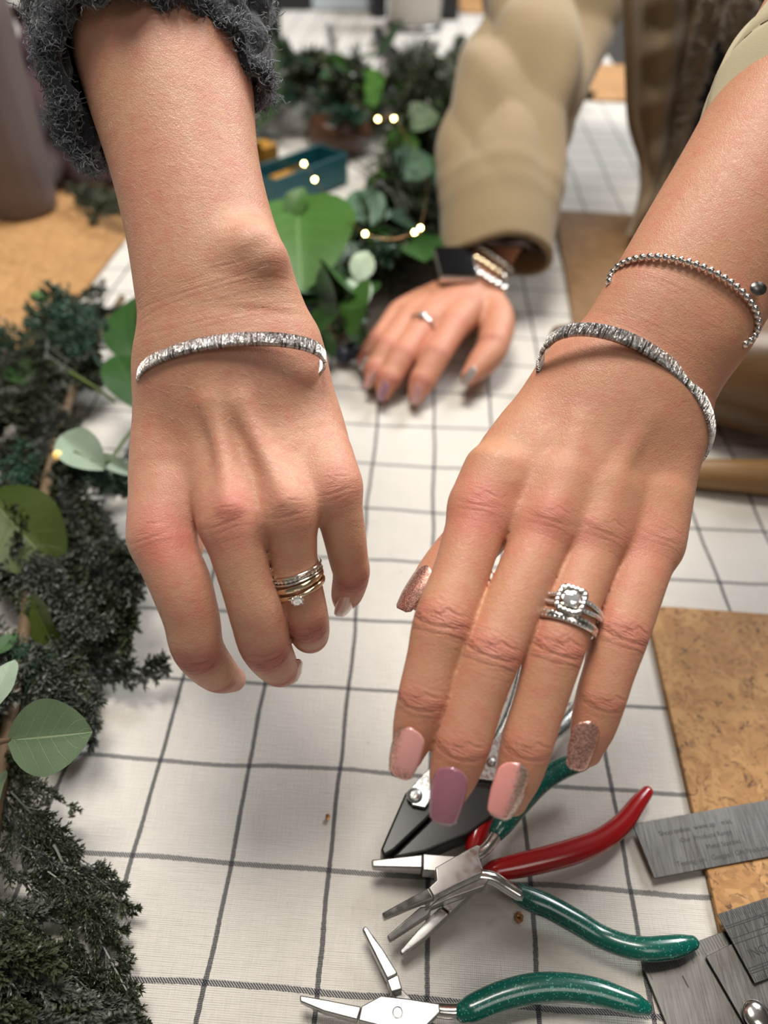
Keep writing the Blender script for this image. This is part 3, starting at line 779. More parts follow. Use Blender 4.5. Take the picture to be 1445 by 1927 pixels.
def make_cloth():
    nx, ny = 150, 230
    xs = np.linspace(TX0, TX1, nx); ys = np.linspace(TY0, TY1, ny)
    v = []; 
    for y in ys:
        for x in xs:
            w = math.sin(x * 23 + 1.3 * math.sin(y * 9)) * math.sin(y * 17 + 2 * math.sin(x * 7)) * 0.0006 - 0.0012
            d = max(0, x - (TX1 - .012), (TX0 + .012) - x)
            v.append([x, y, w - d * 0.6])
    # hanging hem on the right and the left
    f = [[j * nx + i, j * nx + i + 1, (j + 1) * nx + i + 1, (j + 1) * nx + i] for j in range(ny - 1) for i in range(nx - 1)]
    n = len(v)
    for k, (ix, sgn) in enumerate(((nx - 1, 1), (0, -1))):
        b = len(v)
        for j in range(ny):
            base = v[j * nx + ix]
            v.append([base[0] + sgn * (.012 + .012 * math.sin(ys[j] * 21)), ys[j], -0.20])
        for j in range(ny - 1):
            q = [j * nx + ix, b + j, b + j + 1, (j + 1) * nx + ix]
            f.append(q if sgn > 0 else q[::-1])
    o = mesh_obj('tablecloth', v, f, MAT['cloth'])
    o.location = (0, 0, TABLE); o.rotation_euler = (0, 0, -YAW)
    tag(o, 'cream canvas tablecloth with a thin dark windowpane check', 'tablecloth')
make_cloth()

# ------------------------------------------------------------------ cork boards
def cork_mat(name, base, dark, light):
    t = NT(name)
    wv = t.noise(70, detail=2, out='Color')
    mp = t.n('ShaderNodeMixRGB'); mp.inputs[0].default_value = 0.012; t.l(t.obj(), mp.inputs[1]); t.l(wv, mp.inputs[2]); mp.blend_type = 'ADD'
    v1 = t.voro(170, t.mapped((1, .55, 1), mp.outputs[0]), out='Color'); s1 = t.n('ShaderNodeSeparateColor'); t.l(v1, s1.inputs[0])
    v2 = t.voro(420, mp.outputs[0], out='Color'); s2 = t.n('ShaderNodeSeparateColor'); t.l(v2, s2.inputs[0])
    big = t.noise(9, detail=3)
    c = t.mix(s1.outputs[0], base, light)
    c = t.mix(t.ramp(s2.outputs[0], [(0.55, 0.0), (0.95, 0.55)]), c, tuple(x * .6 for x in base))
    c = t.mix(t.ramp(t.noise(230, mp.outputs[0], detail=4, rough=0.7, dist=1.0), [(0.56, 0.0), (0.64, 0.9)]), c, dark)
    c = t.mix(t.ramp(big, [(0.4, 0.0), (0.75, 0.4)]), c, tuple(x * .6 for x in base))
    t.set(Base_Color=c, Roughness=0.75, Normal=t.bump(t.math('ADD', s1.outputs[1], t.noise(300, detail=4)), 0.0006, 0.6))
    return t.m
MAT['cork'] = cork_mat('pressed_cork', (0.37, 0.185, 0.062), (0.07, 0.03, 0.014), (0.50, 0.28, 0.11))
MAT['cork_orange'] = cork_mat('pale_orange_cork', (0.43, 0.225, 0.080), (0.22, 0.10, 0.04), (0.52, 0.29, 0.12))
MAT['cork_brown'] = cork_mat('brown_cork', (0.215, 0.115, 0.045), (0.09, 0.045, 0.02), (0.26, 0.145, 0.06))
def board(c, e1, L1, e2, L2, rad, th, mat, label, z0=0.0):
    """rounded slab: corner c, edges e1*L1 and e2*L2 (world, horizontal)"""
    pts = []
    cor = [(rad, rad, math.pi, 1.5 * math.pi), (L1 - rad, rad, 1.5 * math.pi, 2 * math.pi), (L1 - rad, L2 - rad, 0, math.pi / 2), (rad, L2 - rad, math.pi / 2, math.pi)]
    for a, b, t0, t1 in cor:
        for k in range(7):
            an = t0 + (t1 - t0) * k / 6
            pts.append(c + e1 * (a + rad * math.cos(an)) + e2 * (b + rad * math.sin(an)))
    mid = np.mean(pts, 0)
    v, f = prism(pts, z0, z0 + th)
    o = mesh_obj('cork_board', v, f, mat, None, True, about=[mid[0], mid[1], TABLE])
    bevel_obj(o, 0.0006, 1)
    return tag(o, label, 'cork board')
def flat(v): v = np.array([v[0], v[1], 0.0]); return v / np.linalg.norm(v)
TH = 0.0035
a_ = TB(1223, 1186, TH); b_ = TB(1350, 1735, TH); e1 = flat(b_ - a_); e2 = np.array([-e1[1], e1[0], 0])
c_ = TB(1214, 1137, TH)
board(c_, e1, 0.21, e2, 0.28, 0.012, TH, MAT['cork'], 'golden cork board under the steel rulers, rounded corner by the pinky')
a_ = TB(1043, 394, TH); b_ = TB(1080, 612, TH); e1 = flat(b_ - a_); e2 = np.array([-e1[1], e1[0], 0])
board(a_, e1, 0.36, e2, 0.30, 0.012, TH, MAT['cork_brown'], 'brown cork board behind the bracelet wrist, under the wooden mandrel')
a_ = TB(189, 500, TH); b_ = TB(98, 616, TH); e1 = flat(a_ - b_); e2 = np.array([-e1[1], e1[0], 0])
c_ = TB(62, 668, TH)
board(c_, e1, 0.40, e2, 0.34, 0.014, TH, MAT['cork_orange'], 'tan cork board at the left under the grey tumbler')
a_ = TB(1010, 182, TH); b_ = TB(1230, 190, TH); e1 = flat(b_ - a_); e2 = np.array([-e1[1], e1[0], 0])
board(a_, e1, 0.26, e2, 0.22, 0.01, TH, MAT['cork_orange'], 'orange cork board far back between coat sleeve and coat front')
a_ = TB(868, 22, TH); b_ = TB(930, 24, TH); e1 = flat(b_ - a_); e2 = np.array([-e1[1], e1[0], 0])
board(a_, e1, 0.20, e2, 0.2, 0.01, TH, MAT['cork_orange'], 'small orange board at the far end behind the white canister')

# ------------------------------------------------------------------ pliers
def glitter_plastic(name, col, fl):
    t = NT(name); v = t.voro(2600, out='Color'); s = t.n('ShaderNodeSeparateColor'); t.l(v, s.inputs[0])
    k = t.ramp(s.outputs[0], [(0.93, 0.0), (0.97, 1.0)])
    t.set(Base_Color=t.mix(k, t.mix(t.noise(80), col, tuple(x * .8 for x in col)), fl), Roughness=0.24, Coat_Weight=0.6, Coat_Roughness=0.12)
    return t.m
MAT['teal_grip'] = glitter_plastic('teal_glitter_grip', (0.0, 0.095, 0.070), (0.08, 0.34, 0.29))
MAT['red_grip'] = plain('red_vinyl_grip', (0.36, 0.006, 0.008), 0.22, 0, 0.15, 60, Coat_Weight=0.6, Coat_Roughness=0.1)
def hpath(rows, sub=5):
    """rows (px, py, height, half width px) -> points, radii"""
    a = []
    for px, py, h, hw in rows:
        w = TB(px, py, h); a.append([*w, hw / F * float((w - CAM) @ FWD)])
    a = catmull(a, sub); return a[:, :3], a[:, 3]
def grip(name, rows, mat, parent, about, flat=.85):
    p, r = hpath(rows)
    v, f = round_tube(p, r, 16, flat=flat)
    return mesh_obj(name, v, f, mat, parent, True, about)
def rod(name, rows, mat, parent, about, flat=.7):
    p, r = hpath(rows, 4); v, f = tube(p, r, 10, flat=flat)
    return mesh_obj(name, v, f, mat, parent, True, about)
def plate(name, px, h, th, mat, parent, about, bev=0.0006, hs=None):
    """px outline at the top surface; h top height (or list per vertex), th thickness (or list)"""
    hs = [h] * len(px) if np.isscalar(h) else h
    ts = [th] * len(px) if np.isscalar(th) else th
    pts = [TB(x, y, a) for (x, y), a in zip(px, hs)]
    v, f = prism(pts, [a - b for a, b in zip(hs, ts)], hs)
    o = mesh_obj(name, v, f, mat, parent, True, about)
    return bevel_obj(o, bev, 2)
def rivet(name, px, py, h, rpx, mat, parent, about, slot=False, dome=.45):
    c = TB(px, py, h); r = rpx / F * TZ(px, py, h)
    v, f = lathe([(r * 1.0, -.0004), (r, .0003), (r * .92, dome * r * .55), (r * .7, dome * r * .85), (r * .35, dome * r), (1e-5, dome * r * 1.02)], 18)
    o = mesh_obj(name, v + c, f, mat, parent, True, about)
    if slot:
        d = r * .75; w = r * .12
        sv = [c + np.array([math.cos(.9) * a - math.sin(.9) * b, math.sin(.9) * a + math.cos(.9) * b, dome * r * 1.0 + z]) for z in (0.0, .00025) for a, b in ((-d, -w), (d, -w), (d, w), (-d, w))]
        mesh_obj('slot', sv, [[3, 2, 1, 0], [4, 5, 6, 7], [0, 1, 5, 4], [1, 2, 6, 5], [2, 3, 7, 6], [3, 0, 4, 7]], MAT['dark_steel'], o, False, c)
    return o
# black parallel pliers (lowest)
c = TB(850, 1500, 0.0); par = empty('parallel_pliers', c, 'black-jawed parallel pliers with a slotted screw, under the painted fingertips', 'pliers', 'pliers heaped on the cloth')
plate('jaw', [(716, 1598), (722, 1611), (742, 1600), (800, 1545), (862, 1478), (836, 1434), (806, 1447), (762, 1492)], .014, .012, MAT['black_metal'], par, c, .0012)
plate('jaw', [(738, 1612), (752, 1613), (800, 1603), (880, 1570), (935, 1530), (948, 1480), (905, 1455), (870, 1480), (800, 1552)], .014, .012, MAT['black_metal'], par, c, .0012)
plate('side_plate', [(764, 1492), (800, 1452), (880, 1400), (952, 1385), (962, 1420), (935, 1470), (880, 1462), (830, 1480), (800, 1520), (776, 1515)], .0165, .0022, MAT['zinc'], par, c, .0005)
rivet('screw', 780, 1497, .0165, 15, MAT['zinc'], par, c, True)
rivet('rivet', 924, 1434, .0165, 9, MAT['steel'], par, c)
rod('handle', [(905, 1440, .012, 15), (950, 1370, .013, 15), (975, 1300, .013, 14), (990, 1220, .012, 13), (1000, 1150, .010, 12)], MAT['zinc'], par, c)
rod('handle', [(930, 1450, .012, 15), (1000, 1400, .014, 16), (1062, 1362, .015, 16), (1110, 1300, .013, 14), (1150, 1220, .011, 13)], MAT['zinc'], par, c)
# red handled pliers, opened wide
c = TB(890, 1640, 0.0); red = empty('flat_nose_pliers', c, 'steel pliers with shiny red grips opened wide', 'pliers', 'pliers heaped on the cloth')
plate('jaw', [(699, 1617), (700, 1632), (795, 1634), (795, 1607)], [.012, .012, .015, .015], [.004, .004, .008, .008], MAT['steel'], red, c, .0008)
plate('jaw_shoulder', [(796, 1606), (796, 1638), (822, 1640), (870, 1672), (905, 1660), (880, 1612), (824, 1608)], .0155, .008, MAT['steel'], red, c, .0006)
plate('jaw', [(750, 1788), (756, 1799), (800, 1765), (846, 1719), (828, 1706), (808, 1726)], [.008, .008, .010, .012, .012, .010], [.004, .004, .006, .008, .008, .006], MAT['steel'], red, c, .0008)
plate('jaw_shoulder', [(829, 1705), (847, 1719), (885, 1684), (908, 1660), (890, 1640), (858, 1668)], .011, .007, MAT['steel'], red, c, .0006)
rod('shank', [(880, 1655, .009, 12), (892, 1625, .009, 12), (895, 1600, .009, 12)], MAT['dark_steel'], red, c)
rod('shank', [(885, 1650, .009, 12), (910, 1646, .009, 12), (935, 1638, .009, 12)], MAT['dark_steel'], red, c)
grip('grip', [(920, 1642, .009, 15), (935, 1637, .009, 19), (980, 1628, .009, 22), (1034, 1615, .009, 23), (1085, 1600, .009, 23), (1132, 1580, .009, 21), (1172, 1548, .009, 18), (1200, 1512, .009, 15), (1218, 1490, .009, 11)], MAT['red_grip'], red, c)
grip('grip', [(890, 1596, .009, 15), (896, 1575, .009, 19), (908, 1540, .009, 21), (922, 1500, .009, 21), (942, 1440, .009, 20), (960, 1370, .0095, 18), (972, 1300, .0095, 14)], MAT['red_grip'], red, c)
# teal pliers on top of the heap
c = TB(870, 1640, 0.0); tl = empty('chain_nose_pliers', c, 'steel pliers with glittery teal grips lying on top of the red ones', 'pliers', 'pliers heaped on the cloth')
plate('body', [(819, 1632), (858, 1610), (896, 1589), (904, 1592), (902, 1612), (909, 1634), (908, 1642), (860, 1664), (816, 1687), (806, 1670), (821, 1656)], .0245, .007, MAT['steel'], tl, c, .0006)
plate('jaw', [(806, 1670), (816, 1688), (780, 1703), (722, 1729), (718, 1718)], [.0242, .0242, .021, .016, .016], [.006, .006, .005, .004, .004], MAT['steel'], tl, c, .0006)
plate('jaw', [(791, 1706), (815, 1704), (806, 1722), (733, 1772), (728, 1761)], [.016, .016, .015, .011, .011], [.005, .005, .005, .003, .003], MAT['steel'], tl, c, .0006)
plate('lower_body', [(800, 1712), (850, 1690), (912, 1668), (930, 1640), (905, 1640), (850, 1668)], .0172, .006, MAT['steel'], tl, c, .0006)
rod('shank', [(890, 1610, .020, 12), (908, 1602, .020, 11), (924, 1585, .019, 11), (940, 1560, .018, 12)], MAT['silver'], tl, c, .8)
rod('shank', [(895, 1648, .016, 12), (925, 1652, .015, 13), (952, 1668, .013, 13), (985, 1688, .011, 13)], MAT['silver'], tl, c, .8)
grip('grip', [(978, 1683, .010, 19), (1000, 1693, .0095, 22), (1034, 1707, .009, 22), (1088, 1737, .008, 22), (1130, 1762, .0075, 21), (1174, 1779, .0085, 21), (1215, 1786, .0095, 21.5), (1258, 1783, .0095, 21), (1285, 1778, .0095, 18), (1302, 1774, .0095, 13)], MAT['teal_grip'], tl, c)
grip('grip', [(936, 1566, .018, 16), (948, 1550, .018, 19), (975, 1516, .017, 20), (1015, 1474, .016, 20), (1055, 1447, .016, 20), (1090, 1434, .016, 18), (1112, 1426, .016, 12)], MAT['teal_grip'], tl, c)
# second teal pair at the bottom edge
c = TB(760, 1900, 0.0); t2 = empty('half_round_pliers', c, 'opened steel pliers with teal grips, alone nearest the camera', 'pliers')
plate('jaw', [(564, 1872), (564, 1885), (610, 1904), (672, 1920), (680, 1894), (620, 1882)], [.010, .010, .011, .012, .012, .011], [.004, .004, .006, .007, .007, .006], MAT['steel'], t2, c, .0006)
plate('body', [(680, 1893), (717, 1873), (770, 1879), (827, 1888), (829, 1905), (806, 1928), (790, 1950), (674, 1921)], .0125, .006, MAT['steel'], t2, c, .0006)
rivet('rivet', 748, 1905, .0125, 10, MAT['steel'], t2, c, dome=.06)
plate('jaw', [(681, 1748), (688, 1741), (720, 1785), (749, 1832), (728, 1843)], [.010, .010, .011, .011, .011], [.004, .004, .006, .007, .007], MAT['steel'], t2, c, .0007)
plate('jaw_collar', [(728, 1844), (749, 1833), (757, 1861), (736, 1867)], .0105, .008, MAT['steel'], t2, c, .0005)
plate('jaw_shoulder', [(736, 1866), (757, 1862), (790, 1895), (760, 1900)], .006, .005, MAT['dark_steel'], t2, c, .0004)
rod('shank', [(815, 1900, .009, 13), (850, 1903, .009, 13), (880, 1900, .009, 13)], MAT['silver'], t2, c)
rod('shank', [(790, 1930, .006, 13), (830, 1945, .006, 13), (870, 1965, .007, 13)], MAT['silver'], t2, c)
grip('grip', [(872, 1904, .009, 18), (890, 1897, .009, 23), (940, 1876, .009, 25), (1000, 1861, .009, 26), (1060, 1858, .009, 25), (1120, 1866, .009, 24), (1165, 1880, .009, 22), (1198, 1891, .009, 19), (1212, 1896, .009, 14)], MAT['teal_grip'], t2, c)
grip('grip', [(872, 1966, .009, 18), (930, 1995, .009, 23), (1000, 2020, .009, 24), (1080, 2025, .009, 23), (1180, 2020, .009, 18)], MAT['teal_grip'], t2, c)

# ------------------------------------------------------------------ steel rulers
def ruler_mat():
    t = NT('scratched_ruler_steel')
    a = t.noise(1.0, t.mapped((1500, 60, 1), rot=(0, 0, .35)), detail=4, rough=0.7)
    b = t.noise(1.0, t.mapped((40, 900, 1), rot=(0, 0, .2)), detail=2)
    d = t.noise(45, detail=3)
    c = t.mix(t.ramp(a, [(0.35, 0.0), (0.7, 1.0)]), (0.115, 0.112, 0.108), (0.155, 0.15, 0.145))
    c = t.mix(t.ramp(d, [(0.45, 0.0), (0.7, 0.5)]), c, (0.075, 0.066, 0.058))
    t.set(Base_Color=c, Metallic=1.0, Roughness=t.ramp(a, [(0.3, 0.28), (0.7, 0.48)]), Normal=t.bump(t.math('ADD', a, b), 0.00002, 0.5))
    return t.m
MAT['ruler'] = ruler_mat()
MAT['ink'] = plain('etched_black', (0.012, 0.012, 0.012), 0.6)
MAT['faded_ink'] = plain('worn_etching', (0.035, 0.033, 0.032), 0.6)
def ruler(px, h0, h1, label, L=.1):
    """px outline corner list; h heights per corner at the top face"""
    hs = [h0, h1, h1, h0] if np.isscalar(h0) else h0
    pts = [TB(x, y, a) for (x, y), a in zip(px, hs)]
    k = (pts[1] - pts[0]) * L / np.linalg.norm(pts[1] - pts[0]); pts = [pts[0], pts[0] + k, pts[3] + k, pts[3]]
    hs = [p[2] - TABLE for p in pts]
    mid = np.mean(pts, 0)
    v, f = prism(pts, [a - .0011 for a in hs], hs)
    o = mesh_obj('steel_ruler', v, f, MAT['ruler'], None, True, mid)
    bevel_obj(o, .00025, 1); tag(o, label, 'ruler')
    return o, pts
def on_plate(pts):
    """frame on a ruler: origin at its first corner, x along the top edge (corner 0 -> 1), y down the end (corner 0 -> 3)"""
    o, x, y = pts[0], pts[1] - pts[0], pts[3] - pts[0]
    ex = nrm(x); n = nrm(np.cross(ex, -nrm(y))); ey = np.cross(ex, n)
    if ey @ y < 0: ey = -ey
    if n[2] < 0: n = -n
    return o, ex, ey, n, np.linalg.norm(x), np.linalg.norm(y)
def marks(parent, fr, segs, name='graduations', mat=None):
    o, ex, ey, n, _, _ = fr; mb = MB()
    for x0, y0, x1, y1, w in segs:
        a = o + ex * x0 + ey * y0 + n * .00006; b = o + ex * x1 + ey * y1 + n * .00006
        s = nrm(np.cross(n, b - a)) * w / 2
        mb.add([a - s, b - s, b + s, a + s], [[0, 1, 2, 3]])
    ob = mb.build(name, mat or MAT['ink'], parent, False, np.mean([o], 0)); ob['kind'] = 'stuff'
    return ob
def lettering(parent, fr, txt, x, y, size, mat, name='lettering', slant=0):
    o, ex, ey, n, _, _ = fr
    cu = bpy.data.curves.new(name, 'FONT'); cu.body = txt; cu.size = size; cu.shear = slant; cu.resolution_u = 3
    tmp = bpy.data.objects.new('lettering_source', cu); C.objects.link(tmp)
    me = bpy.data.meshes.new_from_object(tmp.evaluated_get(bpy.context.evaluated_depsgraph_get()))
    bpy.data.objects.remove(tmp); bpy.data.curves.remove(cu)
    pos = o + ex * x + ey * y + n * .00008
    M = Matrix.Identity(4)
    for r in range(3): M[r][0] = ex[r]; M[r][1] = -ey[r]; M[r][2] = n[r]; M[r][3] = pos[r]
    me.transform(Matrix.Translation(-parent.location) @ M)
    me.materials.clear(); me.materials.append(mat)
    ob = bpy.data.objects.new(name, me); C.objects.link(ob); ob.parent = parent
    return ob
# bottom plates first
o3, p3 = ruler([(1207, 1812), (1362, 1752), (1500, 2010), (1300, 2040)], [.0016, .0052, .0052, .0016], 0, 'scratched steel ruler lowest in the stack, under the teal grip tip', .06)
fr3 = on_plate(p3)
marks(o3, fr3, [(.0012 * k + .001, .0002, .0012 * k + .001, .0045 if k % 5 else .0062, .00022) for k in range(30)], mat=MAT['faded_ink'])
lettering(o3, fr3, '1', .011, .0125, .006, MAT['faded_ink']); lettering(o3, fr3, '2', .0235, .0125, .006, MAT['faded_ink'])
o4, p4 = ruler([(1328, 1800), (1372, 1778), (1520, 1960), (1440, 1995)], [.0062, .0072, .0072, .0062], 0, 'plain worn steel strip between the two marked rulers', .05)
o2, p2 = ruler([(1350, 1720), (1560, 1650), (1640, 1772), (1421, 1851)], .0094, .0094, 'topmost steel ruler marked INCH with crisp black lines', .15)
fr2 = on_plate(p2); Wd = fr2[5]
seg = [(.0002, q * Wd, fr2[4], q * Wd, .00028) for q in (.195, .225, .375, .45, .80, .835, .87)]
seg += [(.0009 * k + .0006, .0001, .0009 * k + .0006, Wd * (.19 if k % 4 == 0 else .13), .00016) for k in range(160)]
seg += [(.001 * k + .0006, Wd - .0001, .001 * k + .0006, Wd * (.885 if k % 5 == 0 else .92), .00016) for k in range(145)]
marks(o2, fr2, seg)
lettering(o2, fr2, '1', .0068, Wd * .37, .0052, MAT['ink']); lettering(o2, fr2, '2', .0152, Wd * .35, .0052, MAT['ink'])
lettering(o2, fr2, 'INCH', .0035, Wd * .69, .0042, MAT['ink'])
o1, p1 = ruler([(1190, 1550), (1500, 1495), (1545, 1592), (1232, 1653)], [.0042, .0050, .0050, .0042], 0, 'steel ruler with faded printed lines beside the red grip', .15)
fr1 = on_plate(p1); Wd = fr1[5]
lettering(o1, fr1, 'Shop online  www.ap   mkt.', .0095, Wd * .31, .0031, MAT['faded_ink'])
lettering(o1, fr1, 'Our  Products Range', .0175, Wd * .49, .0028, MAT['faded_ink'])
lettering(o1, fr1, 'Metal Stockist', .0275, Wd * .68, .0028, MAT['faded_ink'])
lettering(o1, fr1, 'Testing  sm   Gauges | Gift Products', .0115, Wd * .88, .0029, MAT['faded_ink'])
# domed steel disc on the stack
c = TB(1424, 1912, .0078); v, f = lathe([(.0052, 0), (.0052, .0004), (.0046, .0012), (.003, .0019), (.0012, .0022), (1e-5, .0022)], 26)
tag(mesh_obj('steel_disc', v + c, f, MAT['silver'], None, True, c), 'small domed silver disc lying on the plain steel strip', 'disc')
# copper scraps
for (px, py, r, lb) in ((617, 1537, .0012, 'tiny copper crumb on the bare cloth left of the pliers'), (977, 1725, .0018, 'small copper sliver beside the teal grip')):
    c = TB(px, py, .0007); v, f = ball(c, r, 7, 5, (1, 1.3, .5)); v = v + RNG.normal(0, r * .12, v.shape)
    tag(mesh_obj('copper_scrap', v, f, metal('copper', (0.6, 0.3, 0.14), .4), None, False, c), lb, 'scrap')

# ------------------------------------------------------------------ jewellery
def band_ring(name, c, a, b, n, w, th, label, ang=(-40, 220), mat=None, cat='bracelet', seg=110, parent=None):
    """flat band along an ellipse: c centre, a and b half axes, n band-width direction (camera space, metres)"""
    n = nrm(n); v = []; uv = []; s = 0; prev = None
    for k in range(seg + 1):
        t = math.radians(ang[0] + (ang[1] - ang[0]) * k / seg)
        p = c + a * math.cos(t) + b * math.sin(t)
        tg = -a * math.sin(t) + b * math.cos(t); o = nrm(np.cross(tg, n))
        if o @ (p - c) < 0: o = -o
        if prev is not None: s += np.linalg.norm(p - prev)
        prev = p
        for i, (q, h) in enumerate(((-1, 0), (-.93, 1), (-.5, 1.06), (0, 1.1), (.5, 1.06), (.93, 1), (1, 0))):
            v.append(p + n * w / 2 * q + o * th * h); uv.append((s * 1000, q * w * 500, 0))
        v.append(p + n * w / 2 * .9); uv.append((s * 1000, 99, 0)); v.append(p - n * w / 2 * .9); uv.append((s * 1000, 99, 0))
    m_ = 9; f = []
    for k in range(seg):
        for i in range(m_):
            j = (i + 1) % m_
            f.append([k * m_ + i, k * m_ + j, (k + 1) * m_ + j, (k + 1) * m_ + i])
    f.append(list(range(m_))[::-1]); f.append([seg * m_ + i for i in range(m_)])
    ctr = c2w(c)
    o = mesh_obj(name, c2w(np.array(v)), f, mat or MAT['hammered'], parent, True, ctr if parent is None else None)
    at = o.data.attributes.new('band', 'FLOAT_VECTOR', 'POINT'); at.data.foreach_set('vector', np.array(uv, np.float32).ravel())
    bm = bmesh.new(); bm.from_mesh(o.data); bmesh.ops.recalc_face_normals(bm, faces=bm.faces); bm.to_mesh(o.data); bm.free()
    if label: tag(o, label, cat)
    return o
def pxv(dx, dy, z, dz=0.0): return np.array([dx / F * z, dy / F * z, dz])
# left woman's bangle, right woman's bangle
def skin_z(body, px, py, lift):
    p, _ = body.hit(px, py)
    return float((p - CAM) @ FWD) - lift
c = cpx(435, 694, .252); a = pxv(-171, 12, .252, 0.0); b = cpx(448, 641, skin_z(B2, 448, 641, .0016)) - c
band_ring('bangle', c, a, b, np.cross(a, b), .0054, .0012, 'hammered silver cuff bangle on the wrist below the charcoal sweater', (-35, 215))
c = cpx(1177, 756, .258); a = pxv(-154, -58, .258, .002); b = cpx(1166, 634, skin_z(B1, 1166, 634, .0034)) - c
band_ring('bangle', c, a, b, np.array([.42, -.9, .12]), .0050, .0014, 'bright hammered silver cuff bangle on the wrist of the painted-nail hand', (-48, 215))
# bead bracelet
c = cpx(1286, 572, .259); a = pxv(139, 47, .259, .002); b = cpx(1304, 501, skin_z(B1, 1304, 501, .0018)) - c
bb = empty('bead_bracelet', c2w(c), 'stretchy bracelet of small silver beads with an oval charm', 'bracelet')
ctr = c2w(c); per = []
for t in np.linspace(0, 2 * math.pi, 145):
    px, py = 1286 + 139 * math.cos(t) + 20 * math.sin(t), 572 + 47 * math.cos(t) - 75 * math.sin(t)
    zz = None
    if -.6 < t < 3.35 or t > 5.68:                # seen side: lies on the skin
        p_, n_ = B1.hit(px, py)
        if p_ is not None: zz = float((p_ - CAM) @ FWD) - .0017
    if zz is None: zz = .2605 + .026 * max(0, -math.sin(t))
    if math.sin(t) < -.55: px += .0; py -= 30 * (-math.sin(t) - .55)
    per.append([px, py, zz])
per = np.array(per)
for q in range(6): per[:-1, 2] = (np.roll(per[:-1, 2], 1) + 2 * per[:-1, 2] + np.roll(per[:-1, 2], -1)) / 4
per[-1] = per[0]
per = np.array([P(*q) for q in per]); cl = np.concatenate([[0], np.cumsum(np.linalg.norm(np.diff(per, axis=0), axis=1))])
v, f = tube(per[:-1:2], .0004, 6, closed=True); mesh_obj('elastic', v, f, MAT['steel'], bb, True, ctr)
nb = int(cl[-1] / .00262); bead0 = None; v, f = ball((0, 0, 0), .00135, 12, 8)
for k in range(nb):
    p = np.array([np.interp(cl[-1] * k / nb, cl, per[:, i]) for i in range(3)])
    if bead0 is None: bead0 = mesh_obj('bead', v, f, MAT['silver'], None); bo = bead0
    else: bo = bead0.copy(); C.objects.link(bo)
    bo.parent = bb; bo.location = V(p - ctr)
tc = P(1427, 543, .243); v, f = lathe([(.0001, -.0003), (.0029, -.0003), (.0030, 0), (.0029, .0003), (.0001, .0003)], 20)
Rm = np.array(Matrix.Rotation(.75, 3, 'X')) @ np.array(Matrix.Rotation(.1, 3, 'Y'))
mesh_obj('charm', (v * [1, .8, 1]) @ Rm.T + tc, f, MAT['dark_steel'], bb, True, ctr)
lp = [P(1411, 553, .2465) + .0016 * (math.cos(t) * AX + math.sin(t) * AY) for t in np.linspace(0, 2 * math.pi, 15)[:-1]]
v, f = tube(np.array(lp), .0003, 6, up=FWD, closed=True); mesh_obj('jump_ring', v, f, MAT['silver'], bb, True, ctr)

def frame_at(w, row):
    i = int(row); t = row - i; L = lambda q: q[i] * (1 - t) + q[min(i + 1, len(q) - 1)] * t
    return L(w.C).astype(float), nrm(L(w.t).astype(float)), nrm(L(w.sd).astype(float)), nrm(L(w.u).astype(float)), float(L(w.rw)), float(L(w.rt))
def hoop(w, row, tilt, rise=0.0):
    c, t, sd, u, rw, rt = frame_at(w, row)
    def at(th, e=0.0, ax=0.0):
        return c + sd * (rw + e) * math.cos(th) + u * (rt + e) * math.sin(th) + t * (ax + tilt * rw * math.cos(th) + rise * rt * math.sin(th))
    return at, t, sd, u
def hoop_mesh(at, w, th, off=0.00025, dome=.3, seg=64, wf=None, axf=None):
    prof = ((-1, 0), (-.9, .75), (-.4, 1), (.4, 1), (.9, .75), (1, 0)); v = []; f = []
    for k in range(seg):
        a = 2 * math.pi * k / seg
        ww = w if wf is None else w * wf(a); ax0 = 0 if axf is None else axf(a)
        for q, h in prof: v.append(at(a, off + th * h, ax0 + ww / 2 * q))
    m_ = len(prof)
    for k in range(seg):
        k2 = (k + 1) % seg
        for i in range(m_):
            j = (i + 1) % m_
            f.append([k * m_ + i, k * m_ + j, k2 * m_ + j, k2 * m_ + i])
    return c2w(np.array(v)), f
def stone(c, n, x, r, sides=8, h=.55):
    """brilliant cut: table, crown, girdle, pavilion (camera space)"""
    n = nrm(n); x = nrm(x - n * (x @ n)); y = np.cross(n, x); v = []; f = []
    rings = [(.40, .36), (.72, .27), (.88, .16), (1, .04), (1, -.02), (.5, -.4), (.02, -.75)]
    for i, (q, z) in enumerate(rings):
        for k in range(sides):
            a = 2 * math.pi * (k + .5 * (i % 2)) / sides
            v.append(c + r * (q * (x * math.cos(a) + y * math.sin(a)) + n * z * h * 1.6))
    f.append(list(range(sides)))
    for i in range(len(rings) - 1):
        for k in range(sides):
            k2 = (k + 1) % sides; f.append([i * sides + k, (i + 1) * sides + k, (i + 1) * sides + k2, i * sides + k2])
    return c2w(np.array(v)), f
def pave(name, parent, at, t, u, ths, ax, e, r, ctr):
    mb = MB()
    for th in ths:
        p = at(th, e, ax if not callable(ax) else ax(th)); n = at(th, e + .001, ax if not callable(ax) else ax(th)) - p
        v, f = stone(p, n, t, r, 6); mb.add(v, f)
    o = mb.build(name, MAT['diamond'], parent, False, ctr); o['kind'] = 'stuff'; return o
def flip_ok(o):
    bm = bmesh.new(); bm.from_mesh(o.data); bmesh.ops.recalc_face_normals(bm, faces=bm.faces); bm.to_mesh(o.data); bm.free(); return o
